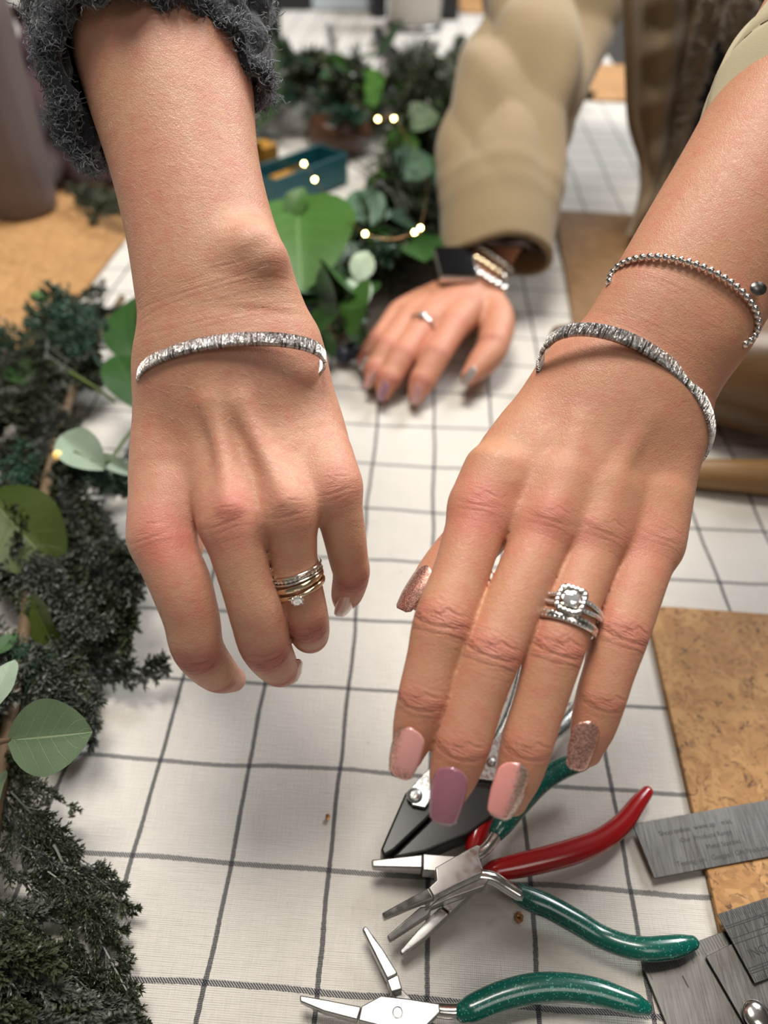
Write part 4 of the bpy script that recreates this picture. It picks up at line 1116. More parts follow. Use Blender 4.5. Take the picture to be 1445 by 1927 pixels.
# left woman: channel set band, plain gold band, solitaire
w = h2_f[2]
at, t, sd, u = hoop(w, 11.0, .16); ctr = c2w(at(math.pi / 2))
r1 = empty('ring', ctr, 'channel-set stone band, topmost of the three rings on the curled hand', 'ring', 'stacked rings on the curled hand')
for q in (-.00115, .00115): flip_ok(mesh_obj('rail', *hoop_mesh(at, .0007, .0013, axf=lambda a, q=q: q), MAT['white_gold'], r1, True, ctr))
flip_ok(mesh_obj('band', *hoop_mesh(at, .0017, .0007), MAT['gold'], r1, True, ctr))
pave('channel_stones', r1, at, t, u, np.linspace(.12, math.pi - .12, 17), 0, .0011, .00062, ctr)
at, t, sd, u = hoop(w, 12.15, .17); ctr = c2w(at(math.pi / 2))
r2 = flip_ok(mesh_obj('ring', *hoop_mesh(at, .0022, .0013), MAT['gold'], None, True, ctr))
tag(r2, 'plain yellow gold band, middle of the three rings on the curled hand', 'ring', 'stacked rings on the curled hand')
at, t, sd, u = hoop(w, 13.15, .17); ctr = c2w(at(math.pi / 2))
r3 = empty('ring', ctr, 'gold solitaire with a round clear stone, lowest ring on the curled hand', 'ring', 'stacked rings on the curled hand')
flip_ok(mesh_obj('band', *hoop_mesh(at, .0020, .0013, wf=lambda a: 1 - .3 * max(0, math.sin(a)) ** 6), MAT['gold'], r3, True, ctr))
sc_ = at(math.pi / 2 - .05, .0036, .0004); up = nrm(u + .45 * t)
flip_ok(mesh_obj('stone', *stone(sc_, up, sd, .0022), MAT['diamond'], r3, False, ctr))
for k in range(4):
    a = math.pi / 4 + k * math.pi / 2; d = sd * math.cos(a) + np.cross(up, sd) * math.sin(a)
    v, f = tube(np.array([c2w(at(math.pi / 2 - .05, .0008, .0002) + d * .0008), c2w(sc_ + d * .0019 - up * .0006), c2w(sc_ + d * .0020 + up * .0007)]), .0003, 6)
    mesh_obj('prong', v, f, MAT['white_gold'], r3, True, ctr)
# right woman: halo ring with split shank, and its wedding band
w = h1_f[2]
at, t, sd, u = hoop(w, 11.75, .10); T0 = math.pi / 2 - .3; ctr = c2w(at(math.pi / 2))
r4 = empty('ring', ctr, 'silver halo engagement ring with a square cluster, on the painted-nail hand', 'ring', 'rings on the painted-nail hand')
for sgn in (-1, 1):
    axf = lambda a, sgn=sgn: sgn * (.0006 + .0011 * max(0, math.sin(a + .3)) ** 1.5)
    flip_ok(mesh_obj('shank', *hoop_mesh(at, .0017, .0012, axf=axf), MAT['white_gold'], r4, True, ctr))
    pave('pave_stones', r4, at, t, u, np.concatenate([np.linspace(.0, .95, 9), np.linspace(math.pi - 1.5, math.pi - .2, 12)]), axf, .0014, .00055, ctr)
hc = at(T0, .0026, .0); n_ = nrm(u * math.sin(T0) + sd * math.cos(T0))
sd = nrm(sd - n_ * (sd @ n_)); y_ = nrm(np.cross(n_, sd)); q = []
for k in range(28):
    a = 2 * math.pi * k / 28; sq = (abs(math.cos(a)) ** 4 + abs(math.sin(a)) ** 4) ** -.25; q.append((math.cos(a) * sq, math.sin(a) * sq))
v = []; f = []
for r_, z in ((.0044, -.0022), (.0047, -.0004), (.0047, .0), (.0030, .0), (.0029, -.0012)):
    v += [hc + (sd * a + y_ * b) * r_ + n_ * z for a, b in q]
for i in range(4):
    for k in range(28):
        k2 = (k + 1) % 28; f.append([i * 28 + k, i * 28 + k2, (i + 1) * 28 + k2, (i + 1) * 28 + k])
flip_ok(mesh_obj('halo', c2w(np.array(v)), f, MAT['white_gold'], r4, True, ctr))
mb = MB()
for k in range(18):
    a = 2 * math.pi * k / 18; s_ = (abs(math.cos(a)) ** 4 + abs(math.sin(a)) ** 4) ** -.25 * .00385
    mb.add(*stone(hc + sd * math.cos(a) * s_ + y_ * math.sin(a) * s_ + n_ * .0002, n_, sd, .00062, 6))
o = mb.build('halo_stones', MAT['diamond'], r4, False, ctr); o['kind'] = 'stuff'; flip_ok(o)
flip_ok(mesh_obj('centre_stone', *stone(hc + n_ * .0006, n_, sd, .0028, 8), MAT['diamond'], r4, False, ctr))
at, t, sd, u = hoop(w, 12.95, .10); ctr = c2w(at(math.pi / 2))
r5 = empty('ring', ctr, 'silver wedding band with two rows of small stones, beside the halo ring', 'ring', 'rings on the painted-nail hand')
flip_ok(mesh_obj('band', *hoop_mesh(at, .0031, .0012), MAT['white_gold'], r5, True, ctr))
for q_ in (-.0007, .0007): pave('pave_stones', r5, at, t, u, np.linspace(.15, math.pi - .15, 22), q_, .0013, .0005, ctr)
# ring on the resting hand
w = h3_f[1]
at, t, sd, u = hoop(w, 7.2, -.1); ctr = c2w(at(math.pi / 2))
r6 = empty('ring', ctr, 'slim silver ring with one bright stone on the hand resting flat', 'ring')
flip_ok(mesh_obj('band', *hoop_mesh(at, .0026, .0012), MAT['white_gold'], r6, True, ctr))
flip_ok(mesh_obj('stone', *stone(at(math.pi / 2, .0026), u, sd, .0030), MAT['diamond'], r6, False, ctr))

# smart watch on the resting wrist
wc = cpx(858, 494, .578); wx = nrm(np.array([.96, -.05, .18])); wy = nrm(np.array([-.20, .80, -.48])); wy = nrm(wy - wx * (wx @ wy)); wn = np.cross(wx, wy)
if wn[2] > 0: wn = -wn
ctr = c2w(wc); wa = empty('smart_watch', ctr, 'silver smart watch with a dark square face on the resting wrist', 'watch')
def wbox(name, cx_, cy_, cz_, sx, sy, sz, mat, bev, par=wa):
    v = [wc + wx * (cx_ + i * sx / 2) + wy * (cy_ + j * sy / 2) + wn * (cz_ + k * sz / 2) for k in (-1, 1) for i, j in ((-1, -1), (1, -1), (1, 1), (-1, 1))]
    o = flip_ok(mesh_obj(name, c2w(np.array(v)), [[3, 2, 1, 0], [4, 5, 6, 7], [0, 1, 5, 4], [1, 2, 6, 5], [2, 3, 7, 6], [3, 0, 4, 7]], mat, par, True, ctr))
    return bevel_obj(o, bev, 3)
MAT['screen'] = plain('black_glass', (0.004, 0.004, 0.005), 0.08, 0, 0)
MAT['watch_case'] = metal('silver_case', (0.72, .72, .73), .3)
wbox('case', 0, 0, -.004, .033, .035, .010, MAT['watch_case'], .004)
wbox('screen', 0, 0, .0012, .0305, .0325, .0022, MAT['screen'], .001)
cr_ = c2w(wc + wx * .0175 + wy * .004 + wn * (-.003)); v, f = ball(cr_, .0028, 10, 7); mesh_obj('crown', v, f, MAT['watch_case'], wa, True, ctr)
# metal link band: rows of round links going round the wrist
lv, lf = ball((0, 0, 0), 1, 10, 7)
for k in range(9):
    for j in range(3):
        px, py = 897 + 9.5 * k + (-5 + 3 * k * .3) * (j - 1), 489 + 6.5 * k + 24 * (j - 1)
        p_, n_ = B3.hit(px, py)
        if p_ is None: continue
        p = p_ + n_ * .0022
        mesh_obj('link', lv * np.array([.0042, .0042, .0030]) * (1.1 if j == 1 else 1.0) + p, lf, MAT['gold'] if j == 1 and k < 5 else MAT['silver'], wa, True, ctr)

# ------------------------------------------------------------------ clothes
def fabric(name, col, scale=900, bump=0.0003, sheen=.2, var=.18, aniso=(1, 1, 1)):
    t = NT(name); n1 = t.noise(1.0, t.mapped(tuple(scale * q for q in aniso)), detail=2); n2 = t.noise(40, detail=3)
    c = t.mix(t.math('MULTIPLY', n2, var * 2), col, tuple(x * .6 for x in col))
    t.set(Base_Color=c, Roughness=.85, Sheen_Weight=sheen, Specular_IOR_Level=.2, Normal=t.bump(n1, bump, .7))
    return t.m
MAT['khaki'] = fabric('khaki_cotton', (0.335, 0.250, 0.145), 500, .0004, aniso=(1, 1, .25))
MAT['khaki_shaded'] = fabric('khaki_shaded_front', (0.225, 0.160, 0.095), 500, .0004)  # the coat's khaki toned down, shade put into the colour
MAT['nylon'] = fabric('beige_nylon_lining', (0.52, 0.455, 0.31), 1500, .0001, .05, .06)
MAT['fleece'] = fabric('brown_fleece', (0.24, 0.185, 0.13), 400, .001, .5)
MAT['dark_brown'] = fabric('dark_brown_lining', (0.045, 0.028, 0.02), 400, .001, .1)
MAT['charcoal_wool'] = fabric('charcoal_wool', (0.030, 0.034, 0.041), 350, .0015, .35, .3)
MAT['charcoal_hair'] = fabric('grey_wool_hair', (0.15, 0.165, 0.19), 300, .0002, .4, .3)
MAT['maroon'] = fabric('maroon_cloth', (0.032, 0.006, 0.010), 700, .0004, .35, .2)
MAT['black_cloth'] = fabric('black_jersey', (0.008, 0.008, 0.009), 700, .0003, .1)
def cloth_tube(name, rows, end, mat, parent, flat=.85, up=(0, -.2, -1), nt=96, ns=110, fold=None, thick=.0022, about=None, off=0.0, hem=None):
    """sleeve: rows (px, py, z, half width px) from the shoulder side to the cuff; end(theta) = share of the length where the hem lies
    (theta 0 = picture left, 90 front, 180 right, 270 behind)"""
    w = Sweep(rows, flat=flat, up=up, sub=12)
    L = w.s[-1]; v = []
    if hem is not None:                        # hem(theta) = picture row where the edge lies; solve for the share of the length
        tab = []
        for k in range(nt):
            th = 2 * math.pi * k / nt
            e = w.C + w.sd * (w.rw * math.cos(th))[:, None] + w.u * (w.rt * math.sin(th))[:, None]
            y = np.maximum.accumulate(e[:, 1] / e[:, 2] * F + H / 2)
            tab.append(min(1.0, float(np.interp(hem(th), y, w.s)) / float(L)))
        end = lambda th: tab[int(round(th / (2 * math.pi) * nt)) % nt]
    for i in range(ns + 1):
        for k in range(nt):
            th = 2 * math.pi * k / nt
            s = L * end(th) * i / ns
            j = np.searchsorted(w.s, s) - 1; j = min(max(j, 0), len(w.s) - 2); q = (s - w.s[j]) / (w.s[j + 1] - w.s[j])
            lp = lambda A: A[j] * (1 - q) + A[j + 1] * q
            c, sd, u, rw, rt = lp(w.C), lp(w.sd), lp(w.u), lp(w.rw), lp(w.rt)
            d = fold(i / ns, th, s) if fold else 0
            v.append(c + sd * (rw + d) * math.cos(th) + u * (rt + d - off) * math.sin(th))
    f = [[i * nt + k, i * nt + (k + 1) % nt, (i + 1) * nt + (k + 1) % nt, (i + 1) * nt + k] for i in range(ns) for k in range(nt)]
    o = mesh_obj(name, c2w(np.array(v, float)), f, mat, parent)
    bm = bmesh.new(); bm.from_mesh(o.data); bmesh.ops.recalc_face_normals(bm, faces=bm.faces); bm.to_mesh(o.data); bm.free()
    so = o.modifiers.new('thick', 'SOLIDIFY'); so.thickness = thick; so.offset = 0
    return o, np.array(v, float).reshape(ns + 1, nt, 3), w
def ridge(x): return 1 - abs(math.sin(x))
def gs(x, s): return math.exp(-(x / s) ** 2)

# coat sleeve of the resting arm
def fold_sleeve(p, th, s):
    a = th - .3 * math.sin(p * 9)
    q1 = 9.5 * p + 1.6 * math.sin(th + .5) + .8 * math.sin(2 * th + 5 * p); q2 = 14 * p - 2.2 * math.sin(th - .8) + 1
    big = (.0175 * (abs(math.sin(q1)) - .6) + .009 * (abs(math.sin(q2)) - .6)) * (1 - gs(p - 1, .17)) * min(1, .4 + p)
    sm = .0022 * math.sin(31 * p + 3.0 * math.cos(a + 1.2) + 1.5 * math.sin(3 * a)) * (1 - gs(p - 1, .2))
    seam = .0016 * gs(p - .885, .012) + .0012 * gs(p - .915, .012)
    return big * (.7 + .3 * math.sin(th)) + sm + seam
sl, vv, ww_ = cloth_tube('coat_sleeve', [(1170, -260, .79, 160), (1110, -150, .755, 150), (1046, -10, .715, 134), (996, 100, .68, 119), (957, 230, .65, 112), (941, 340, .630, 110), (936, 430, .618, 104), (936, 520, .612, 98), (938, 640, .606, 96)],
    None, MAT['khaki'], person_b, .80, UP3, fold=fold_sleeve, thick=.004,
    hem=lambda th: 478 - 36 * max(0, math.sin(th)) ** 1.5 + 20 * max(0, -math.cos(th)) + 25 * max(0, -math.sin(th)) + 9 * math.sin(2 * th))
lin, _, _ = cloth_tube('sleeve_lining', [(955, 300, .634, 90), (941, 390, .622, 92), (934, 455, .615, 90), (934, 560, .610, 86)],
    None, MAT['dark_brown'], person_b, .80, UP3, thick=.003, fold=lambda p, th, s: .0022 * math.sin(9 * th + 3 * p) * p, hem=lambda th: 462 + 12 * max(0, -math.cos(th)))
# rolled-up sleeve over the held-out arm
def fold_roll(p, th, s):
    return .004 * math.sin(3.2 * th + 9 * p) + .003 * math.sin(14 * p + 2 * math.sin(th)) * (1 - p) + .0022 * gs(p - .985, .012) - .0012 * gs(p - .80, .010)
def end_roll(th):
    return .70 + .30 * (0.5 + 0.5 * math.cos(th - math.radians(305))) ** 1.2
rl, vv, _ = cloth_tube('rolled_sleeve', [(1810, -110, .29, 226), (1712, 25, .285, 229), (1612, 165, .279, 226), (1542, 258, .274, 206), (1480, 335, .270, 172), (1435, 392, .268, 150)], end_roll, MAT['nylon'], person_b, .9, (.1, -.25, -1), fold=fold_roll, thick=.0025)
# stitching along its edge
st = MB(); nt_ = vv.shape[1]
for k in range(0, nt_, 1):
    if k % 3 == 2: continue
    a, b = vv[88, k], vv[88, (k + 1) % nt_]
    cc = (vv[88].mean(0)); o_ = nrm((a + b) / 2 - cc) * .0016
    st.add(*tube(c2w(np.array([a + o_, b + o_])), .00028, 5))
so_ = st.build('stitching', plain('brown_thread', (.20, .15, .09), .8), person_b); so_['kind'] = 'stuff'

# hanging coat front with a fleece edge
def sheet(name, rows, mat, parent, th=.006, fold=None, nu=40, sub=8):
    """rows: (y, xl, xr, z) in the picture, top to bottom"""
    A = catmull(np.array(rows, float), sub); v = []
    for y, xl, xr, z in A:
        p = (y - rows[0][0]) / (rows[-1][0] - rows[0][0])
        for k in range(nu + 1):
            u = k / nu; d = fold(u, p) if fold else 0
            v.append(cpx(xl + (xr - xl) * u, y, z + d))
    n = nu + 1
    f = [[i * n + k, (i + 1) * n + k, (i + 1) * n + k + 1, i * n + k + 1] for i in range(len(A) - 1) for k in range(nu)]
    o = mesh_obj(name, c2w(np.array(v)), f, mat, parent)
    so = o.modifiers.new('thick', 'SOLIDIFY'); so.thickness = th; so.offset = 0
    return o, np.array(v).reshape(len(A), n, 3)
def fold_flap(u, p):
    a = .016 * math.sin(u * 9 + 1.5 * p) * (1 - .5 * p) + .008 * gs(u - .55 - .15 * math.sin(p * 3), .08)
    return a + .004 * math.sin(p * 38 + 3 * u) * gs(u - .45, .25) - .02 * gs(u, .22)
sheet('coat_front', [(-160, 1172, 1365, .60), (-60, 1176, 1352, .615), (60, 1181, 1330, .64), (150, 1183, 1309, .665), (230, 1187, 1291, .69), (300, 1207, 1266, .712), (350, 1210, 1248, .720), (400, 1200, 1224, .726), (432, 1186, 1208, .730), (443, 1182, 1196, .730)],
      MAT['khaki_shaded'], person_b, .008, fold_flap)
def fleece(name, rows, parent, r):
    p = catmull(np.array([[*P(x, y, z), r_] for x, y, z, r_ in rows]), 10)
    v, f = tube(p[:, :3], p[:, 3] * r, 18, up=-FWD)
    nz = RNG.normal(0, 1, len(v)); c_ = np.repeat(p[:, :3], 18, 0)
    v = v + (v - c_) * (nz * .16)[:, None]
    o = mesh_obj(name, v, f, MAT['fleece'], parent)
    mb = MB()
    for i in RNG.choice(len(v), min(len(v), 900)):
        n0 = nrm(v[i] - c_[i]); pp = [v[i]]; d = n0
        for q in range(3):
            d = nrm(d + RNG.normal(0, .7, 3)); pp.append(pp[-1] + d * .0022)
        mb.add(*tube(np.array(pp), [.0007, .0006, .0005, .0003], 4, caps=False))
    fz = mb.build('fleece_pile', MAT['fleece'], parent); fz['kind'] = 'stuff'
fleece('fleece_edge', [(1372, -120, .60, 1), (1350, -20, .612, 1), (1334, 50, .632, .9), (1318, 110, .65, .8), (1302, 180, .672, .65), (1284, 250, .692, .5), (1262, 320, .713, .4), (1240, 380, .722, .35), (1212, 430, .728, .3)], person_b, .010)
fleece('fleece_edge', [(1420, -100, .56, 1), (1400, -10, .575, 1), (1388, 50, .59, .8), (1384, 90, .60, .4)], person_b, .010)
# dark top under the coat
c_ = P(1400, 10, .70); v, f = ball((0, 0, 0), 1, 28, 18, (.045, .05, .13))
mesh_obj('dark_top', v + c_, f, MAT['black_cloth'], person_b)
v = v * np.array([.9, 1.2, 1.1]) + P(1500, -40, .80); mesh_obj('dark_top', v, f, MAT['black_cloth'], person_b)

# charcoal fuzzy sweater sleeve
def end_sw(th):
    f_ = 0.5 + 0.5 * math.sin(th)              # 1 at the front
    lf = max(0, math.cos(th))
    return .985 - .49 * f_ ** 1.0 - .03 * max(0, -math.cos(th)) * 1.2 + .004 * math.sin(23 * th)
def fold_sw(p, th, s):
    return .0022 * math.sin(13 * th) + .002 * math.sin(40 * p + 4 * th) + .003 * gs(p - .97, .03)
sw, vv, _ = cloth_tube('sweater_sleeve', [(270, -330, .305, 225), (276, -200, .297, 222), (283, -90, .29, 216), (286, 0, .285, 206), (293, 90, .281, 194), (312, 180, .276, 172), (338, 260, .272, 152), (350, 300, .270, 148)], None, MAT['charcoal_wool'], person_a, .84, (0, -.1, -1), fold=fold_sw, thick=.005,
    hem=lambda th: 8 + 7 * math.sin(21 * th) + (abs(math.cos(th)) ** 5 * (255 if math.cos(th) > 0 else 165) if math.sin(th) > 0 else 290 - 110 * max(0, -math.cos(th)) ))
mb = MB(); ns_, nt_ = vv.shape[0], vv.shape[1]
cen = vv.mean(1)
for q in range(13000):
    i = int(RNG.integers(30, ns_)) if q % 3 else ns_ - 1 - int(RNG.integers(0, 4)); k = int(RNG.normal(0, nt_ * .16)) % nt_ if q % 2 else int(RNG.integers(0, nt_))
    p0 = vv[i, k]
    if p0[1] / p0[2] * F + H / 2 < -40: continue
    n0 = nrm(p0 - cen[i]); pp = [p0 + n0 * .0015 + RNG.normal(0, .0012, 3)]; d = nrm(n0 * .8 + RNG.normal(0, .9, 3))
    for z in range(5):
        d = nrm(d + RNG.normal(0, .75, 3)); pp.append(pp[-1] + d * .0011)
    mb.add(*tube(c2w(np.array(pp)), [.00022, .00022, .0002, .0002, .00016, .0001], 3, caps=False))
fz = mb.build('wool_fuzz', MAT['charcoal_hair'], person_a); fz['kind'] = 'stuff'

# fine pale arm hair
MAT['arm_hair'] = plain('pale_blond_hair', (.80, .66, .48), .35, 0, 0, Specular_IOR_Level=.8)
def arm_hair(body, parent, polys, n, fl):
    mb = MB(); got = 0
    for q in range(n * 3):
        if got >= n: break
        (x0, y0, x1, y1) = polys[int(RNG.integers(0, len(polys)))]
        p, no = body.hit(RNG.uniform(x0, x1), RNG.uniform(y0, y1))
        if p is None: continue
        got += 1
        d = nrm(fl[0] * AX + fl[1] * AY + RNG.normal(0, .35, 3)); d = nrm(d - no * (d @ no)); L = RNG.uniform(.0018, .0045)
        pts = [p, p + d * L * .35 + no * L * .06, p + d * L * .7 + no * L * .08, p + d * L + no * L * .05]
        mb.add(*tube(np.array(pts), [.00003, .000027, .00002, .000008], 3, caps=False))
    o = mb.build('arm_hair', MAT['arm_hair'], parent); o['kind'] = 'stuff'
arm_hair(B2, person_a, [(180, 20, 500, 640), (260, 680, 650, 900), (240, 100, 480, 500)], 560, (.9, .35))
arm_hair(B1, person_b, [(1150, 250, 1445, 620), (1280, 200, 1445, 480)], 170, (.7, .7))

# ------------------------------------------------------------------ greenery
def leaf_mat(name, base, vein, dark, rough=.5, trans=.12):
    t = NT(name); a = t.attr('leafuv', 'Vector'); s = t.n('ShaderNodeSeparateXYZ'); t.l(a, s.inputs[0])
    ay = t.math('ABSOLUTE', s.outputs[1])
    mid = t.ramp(ay, [(0.0, 1.0), (0.045, 0.0)])
    side = t.math('ABSOLUTE', t.math('SINE', t.math('MULTIPLY', t.math('SUBTRACT', s.outputs[0], t.math('MULTIPLY', ay, .28)), 19.0)))
    side = t.math('MULTIPLY', t.ramp(side, [(0.0, 1.0), (0.10, 0.0)]), t.ramp(ay, [(0.5, .75), (0.95, 0.0)]))
    v = t.math('MAXIMUM', mid, side)
    n = t.noise(60, detail=3)
    c = t.mix(t.ramp(n, [(0.35, 0.0), (0.7, 0.7)]), base, dark)
    c = t.mix(t.math('MULTIPLY', v, .65), c, vein)
    t.set(Base_Color=c, Roughness=rough, Specular_IOR_Level=.35, Normal=t.bump(t.math('ADD', t.math('MULTIPLY', v, -1.0), t.math('MULTIPLY', t.noise(900), .25)), .0004, .5),
          Subsurface_Weight=trans, Subsurface_Radius=(.003, .006, .002), Subsurface_Scale=.5)
    return t.m
MAT['leaf_eucalyptus'] = leaf_mat('grey_green_leaf', (0.125, 0.185, 0.10), (0.36, 0.42, 0.24), (0.085, 0.14, 0.075))
MAT['leaf_pale'] = leaf_mat('pale_sage_leaf', (0.36, 0.46, 0.35), (0.34, 0.36, 0.26), (0.28, 0.39, 0.29))
MAT['leaf_green'] = leaf_mat('bright_green_leaf', (0.060, 0.155, 0.025), (0.17, 0.30, 0.11), (0.035, 0.105, 0.016), .4)
MAT['leaf_dark'] = leaf_mat('dark_green_leaf', (0.028, 0.085, 0.016), (0.09, 0.17, 0.06), (0.018, 0.06, 0.012), .35)
MAT['leaf_olive'] = leaf_mat('olive_leaf', (0.055, 0.085, 0.012), (0.12, 0.16, 0.03), (0.035, 0.06, 0.008), .4)
MAT['leaf_blue'] = leaf_mat('blue_green_leaf', (0.085, 0.17, 0.105), (0.22, 0.33, 0.24), (0.06, 0.13, 0.08), .4)
MAT['twig'] = plain('brown_twig', (0.14, 0.09, 0.045), .7, 0, .2, 200)
MAT['green_stem'] = plain('green_stem', (0.10, 0.15, 0.035), .5, 0, .2, 200)
def needle_mat(name, a, b, tipc):
    t = NT(name); n = t.noise(120, detail=3); o = t.n('ShaderNodeObjectInfo')
    c = t.mix(n, a, b); c = t.mix(t.math('MULTIPLY', t.attr('tipness'), .6), c, tipc)
    c = t.mix(t.math('MULTIPLY', o.outputs['Random'], .45), c, tuple(x * .5 for x in a))
    t.set(Base_Color=c, Roughness=.42, Specular_IOR_Level=.5); return t.m
MAT['juniper'] = needle_mat('juniper_green', (0.030, 0.043, 0.025), (0.058, 0.072, 0.040), (0.12, 0.13, 0.06))
MAT['frosted'] = needle_mat('frosted_grey_green', (0.060, 0.072, 0.058), (0.115, 0.127, 0.108), (0.19, 0.20, 0.17))
MAT['cypress'] = needle_mat('blue_green_cypress', (0.03, 0.09, 0.055), (0.05, 0.125, 0.08), (0.09, 0.18, 0.12))
MAT['pine'] = needle_mat('dark_pine', (0.012, 0.020, 0.010), (0.030, 0.042, 0.018), (0.055, 0.065, 0.025))

def leaf_mesh(name, wide, fold, curl, notch=0.0, nu=12, nv=8):
    """unit leaf along +x, face +z"""
    v = []; uv = []
    for i in range(nu + 1):
        u = i / nu; w = wide * .5 * (math.sin(math.pi * min(1, u ** .88)) ** .66 if 0 < u < 1 else 0.0)
        if u == 0: w = wide * .04
        if u == 1: w = wide * .015
        for j in range(nv + 1):
            q = -1 + 2 * j / nv
            v.append((u - notch * (abs(q) ** 1.5) * math.exp(-u * 7), w * q, curl * (u - u * u) * 1.0 - curl * .6 * u * u + fold * abs(q) * w * 2 + .012 * math.sin(u * 13) * q * q))
            uv.append((u, q, 0))
    n = nv + 1
    f = [[i * n + j, (i + 1) * n + j, (i + 1) * n + j + 1, i * n + j + 1] for i in range(nu) for j in range(nv)]
    me = bpy.data.meshes.new(name); me.from_pydata(v, [], f); me.update()
    at = me.attributes.new('leafuv', 'FLOAT_VECTOR', 'POINT'); at.data.foreach_set('vector', np.array(uv, np.float32).ravel())
    me.polygons.foreach_set('use_smooth', [True] * len(me.polygons))
    return me
LEAF = {}
def leaf_data(kind, mat):
    k = (kind, mat)
    if k not in LEAF:
        a = {'round': (.86, .10, .12, .05), 'oval': (.62, .12, .16, .02), 'long': (.40, .18, .2, 0.0), 'cup': (.8, .28, -.12, .04)}[kind]
        me = leaf_mesh('leaf', *a); me.materials.append(MAT[mat]); LEAF[k] = me
    return LEAF[k]
def basis(x, n):
    x = nrm(x); y = nrm(np.cross(n, x)); z = np.cross(x, y); return x, y, z
def place(o, pos, x, n, s, parent, ploc, sy=1.0):
    x, y, z = basis(x, n)
    M = Matrix.Identity(4)
    for r in range(3):
        M[r][0] = x[r] * s; M[r][1] = y[r] * s * sy; M[r][2] = z[r] * s; M[r][3] = pos[r] - ploc[r]
    o.parent = parent; o.matrix_basis = M; return o
def leaf(parent, ploc, kind, mat, base, tip, hb, ht, lean=(0, 0), sy=1.0, stem=None, label=None):
    """leaf from a base pixel at height hb to a tip pixel at height ht over the cloth"""
    b, t = TB(*base, hb), TB(*tip, ht); x = t - b
    n = -FWD + lean[0] * AX + lean[1] * AY
    o = bpy.data.objects.new('leaf', leaf_data(kind, mat)); C.objects.link(o)
    place(o, b, x, n, np.linalg.norm(x), parent, ploc, sy)
    if label: o['label'] = label
    return o
# sprigs
def sprig_mesh(name, seed, kind):
    R = np.random.default_rng(seed); mb = MB(); tips = []
    def add(v, f, tp): mb.add(v, f); tips.append(np.full(len(v), tp) if np.isscalar(tp) else tp)
    def scales(pts, size, tp, dens=2):
        for i in range(1, len(pts)):
            d = nrm(pts[i] - pts[i - 1])
            for q in range(dens):
                a = R.uniform(0, 2 * math.pi); s = np.array([-d[1], d[0], .2 * R.normal()]); s = nrm(s); b = np.cross(d, s)
                o = nrm(math.cos(a) * s + .75 * math.sin(a) * b)
                e = pts[i] + (d * 1.0 + o * .75) * size * R.uniform(.7, 1.2)
                wd = np.cross(d, o) * size * .24; base = pts[i] - d * size * .25
                m_ = (base + e) / 2 + o * size * .12
                add([base - wd, base + wd, m_ + wd * .9, e, m_ - wd * .9], [[0, 1, 2, 4], [4, 2, 3]], np.array([0, 0, .5, 1, .5]) * tp)
    def stemp(p0, d, L, n, bend, rad):
        pts = [np.array(p0)]; d = nrm(np.array(d, float))
        for i in range(n):
            d = nrm(d + np.array(bend) / n + R.normal(0, .07, 3) * [1, 1, .5]); pts.append(pts[-1] + d * L / n)
        pts = np.array(pts)
        v, f = tube(pts, np.linspace(rad, rad * .45, n + 1), 4, caps=False); add(v, f, .15); return pts
    if kind == 'pine':
        main = stemp((0, 0, 0), (1, 0, 0), 1, 12, (0, R.normal(0, .2), 0), .02)
        for i in range(1, 13):
            for q in range(13):
                a = R.uniform(0, 2 * math.pi); d = nrm(np.array([R.uniform(.45, .95), math.cos(a), math.sin(a) * .8]))
                p = main[i] + R.normal(0, .02, 3); e = p + d * R.uniform(.2, .34); s = nrm(np.cross(d, [0.1, .2, 1])) * .006
                add([p - s, p + s, e], [[0, 1, 2]], np.array([0, 0, 1.0]))
    else:
        thin = kind == 'thin'; n = 22 if thin else 14; main = stemp((0, 0, 0), (1, 0, 0), 1, n, (0, R.normal(0, .35), R.normal(0, .12)), .009 if thin else .011)
        scales(main, .024 if thin else .05, .5, 4)
        for i in range(2, n + 1):
            for sgn in (-1, 1):
                if R.random() < (.35 if thin else .15): continue
                d = nrm(main[i] - main[i - 1]); s = np.array([-d[1], d[0], 0]) * sgn
                L = (.34 if kind == 'cypress' else .19 if thin else .30) * (1 - .55 * i / n) * R.uniform(.7, 1.25)
                k = 7; br = stemp(main[i], d * R.uniform(.6, 1.0) + s * R.uniform(.5, .9) + [0, 0, R.normal(0, .35)], L, k, d * .5, .0065)
                scales(br, .024 if thin else .045 if kind != 'cypress' else .036, 1.0, 3)
                for j in range(2, k, 2):
                    for s2 in (-1, 1):
                        d2 = nrm(br[j] - br[j - 1]); q = np.array([-d2[1], d2[0], 0]) * s2
                        tw = stemp(br[j], d2 * .8 + q * .7 + [0, 0, R.normal(0, .3)], L * R.uniform(.22, .38), 3, (0, 0, 0), .004)
                        scales(tw, .022 if thin else .040 if kind != 'cypress' else .034, 1.0, 3)
    vv_ = np.concatenate(mb.v); e_ = main[-1]; an_ = math.atan2(e_[1], e_[0]); c0, s0 = math.cos(-an_), math.sin(-an_)
    vv_ = np.column_stack([c0 * vv_[:, 0] - s0 * vv_[:, 1], s0 * vv_[:, 0] + c0 * vv_[:, 1], vv_[:, 2] - vv_[:, 0] * e_[2] / max(.2, e_[0])]) / np.hypot(e_[0], e_[1])
    me = bpy.data.meshes.new(name); me.from_pydata(vv_.tolist(), [], mb.f); me.update()
    at = me.attributes.new('tipness', 'FLOAT', 'POINT'); at.data.foreach_set('value', np.concatenate(tips).astype(np.float32))
    return me
SPR = {}
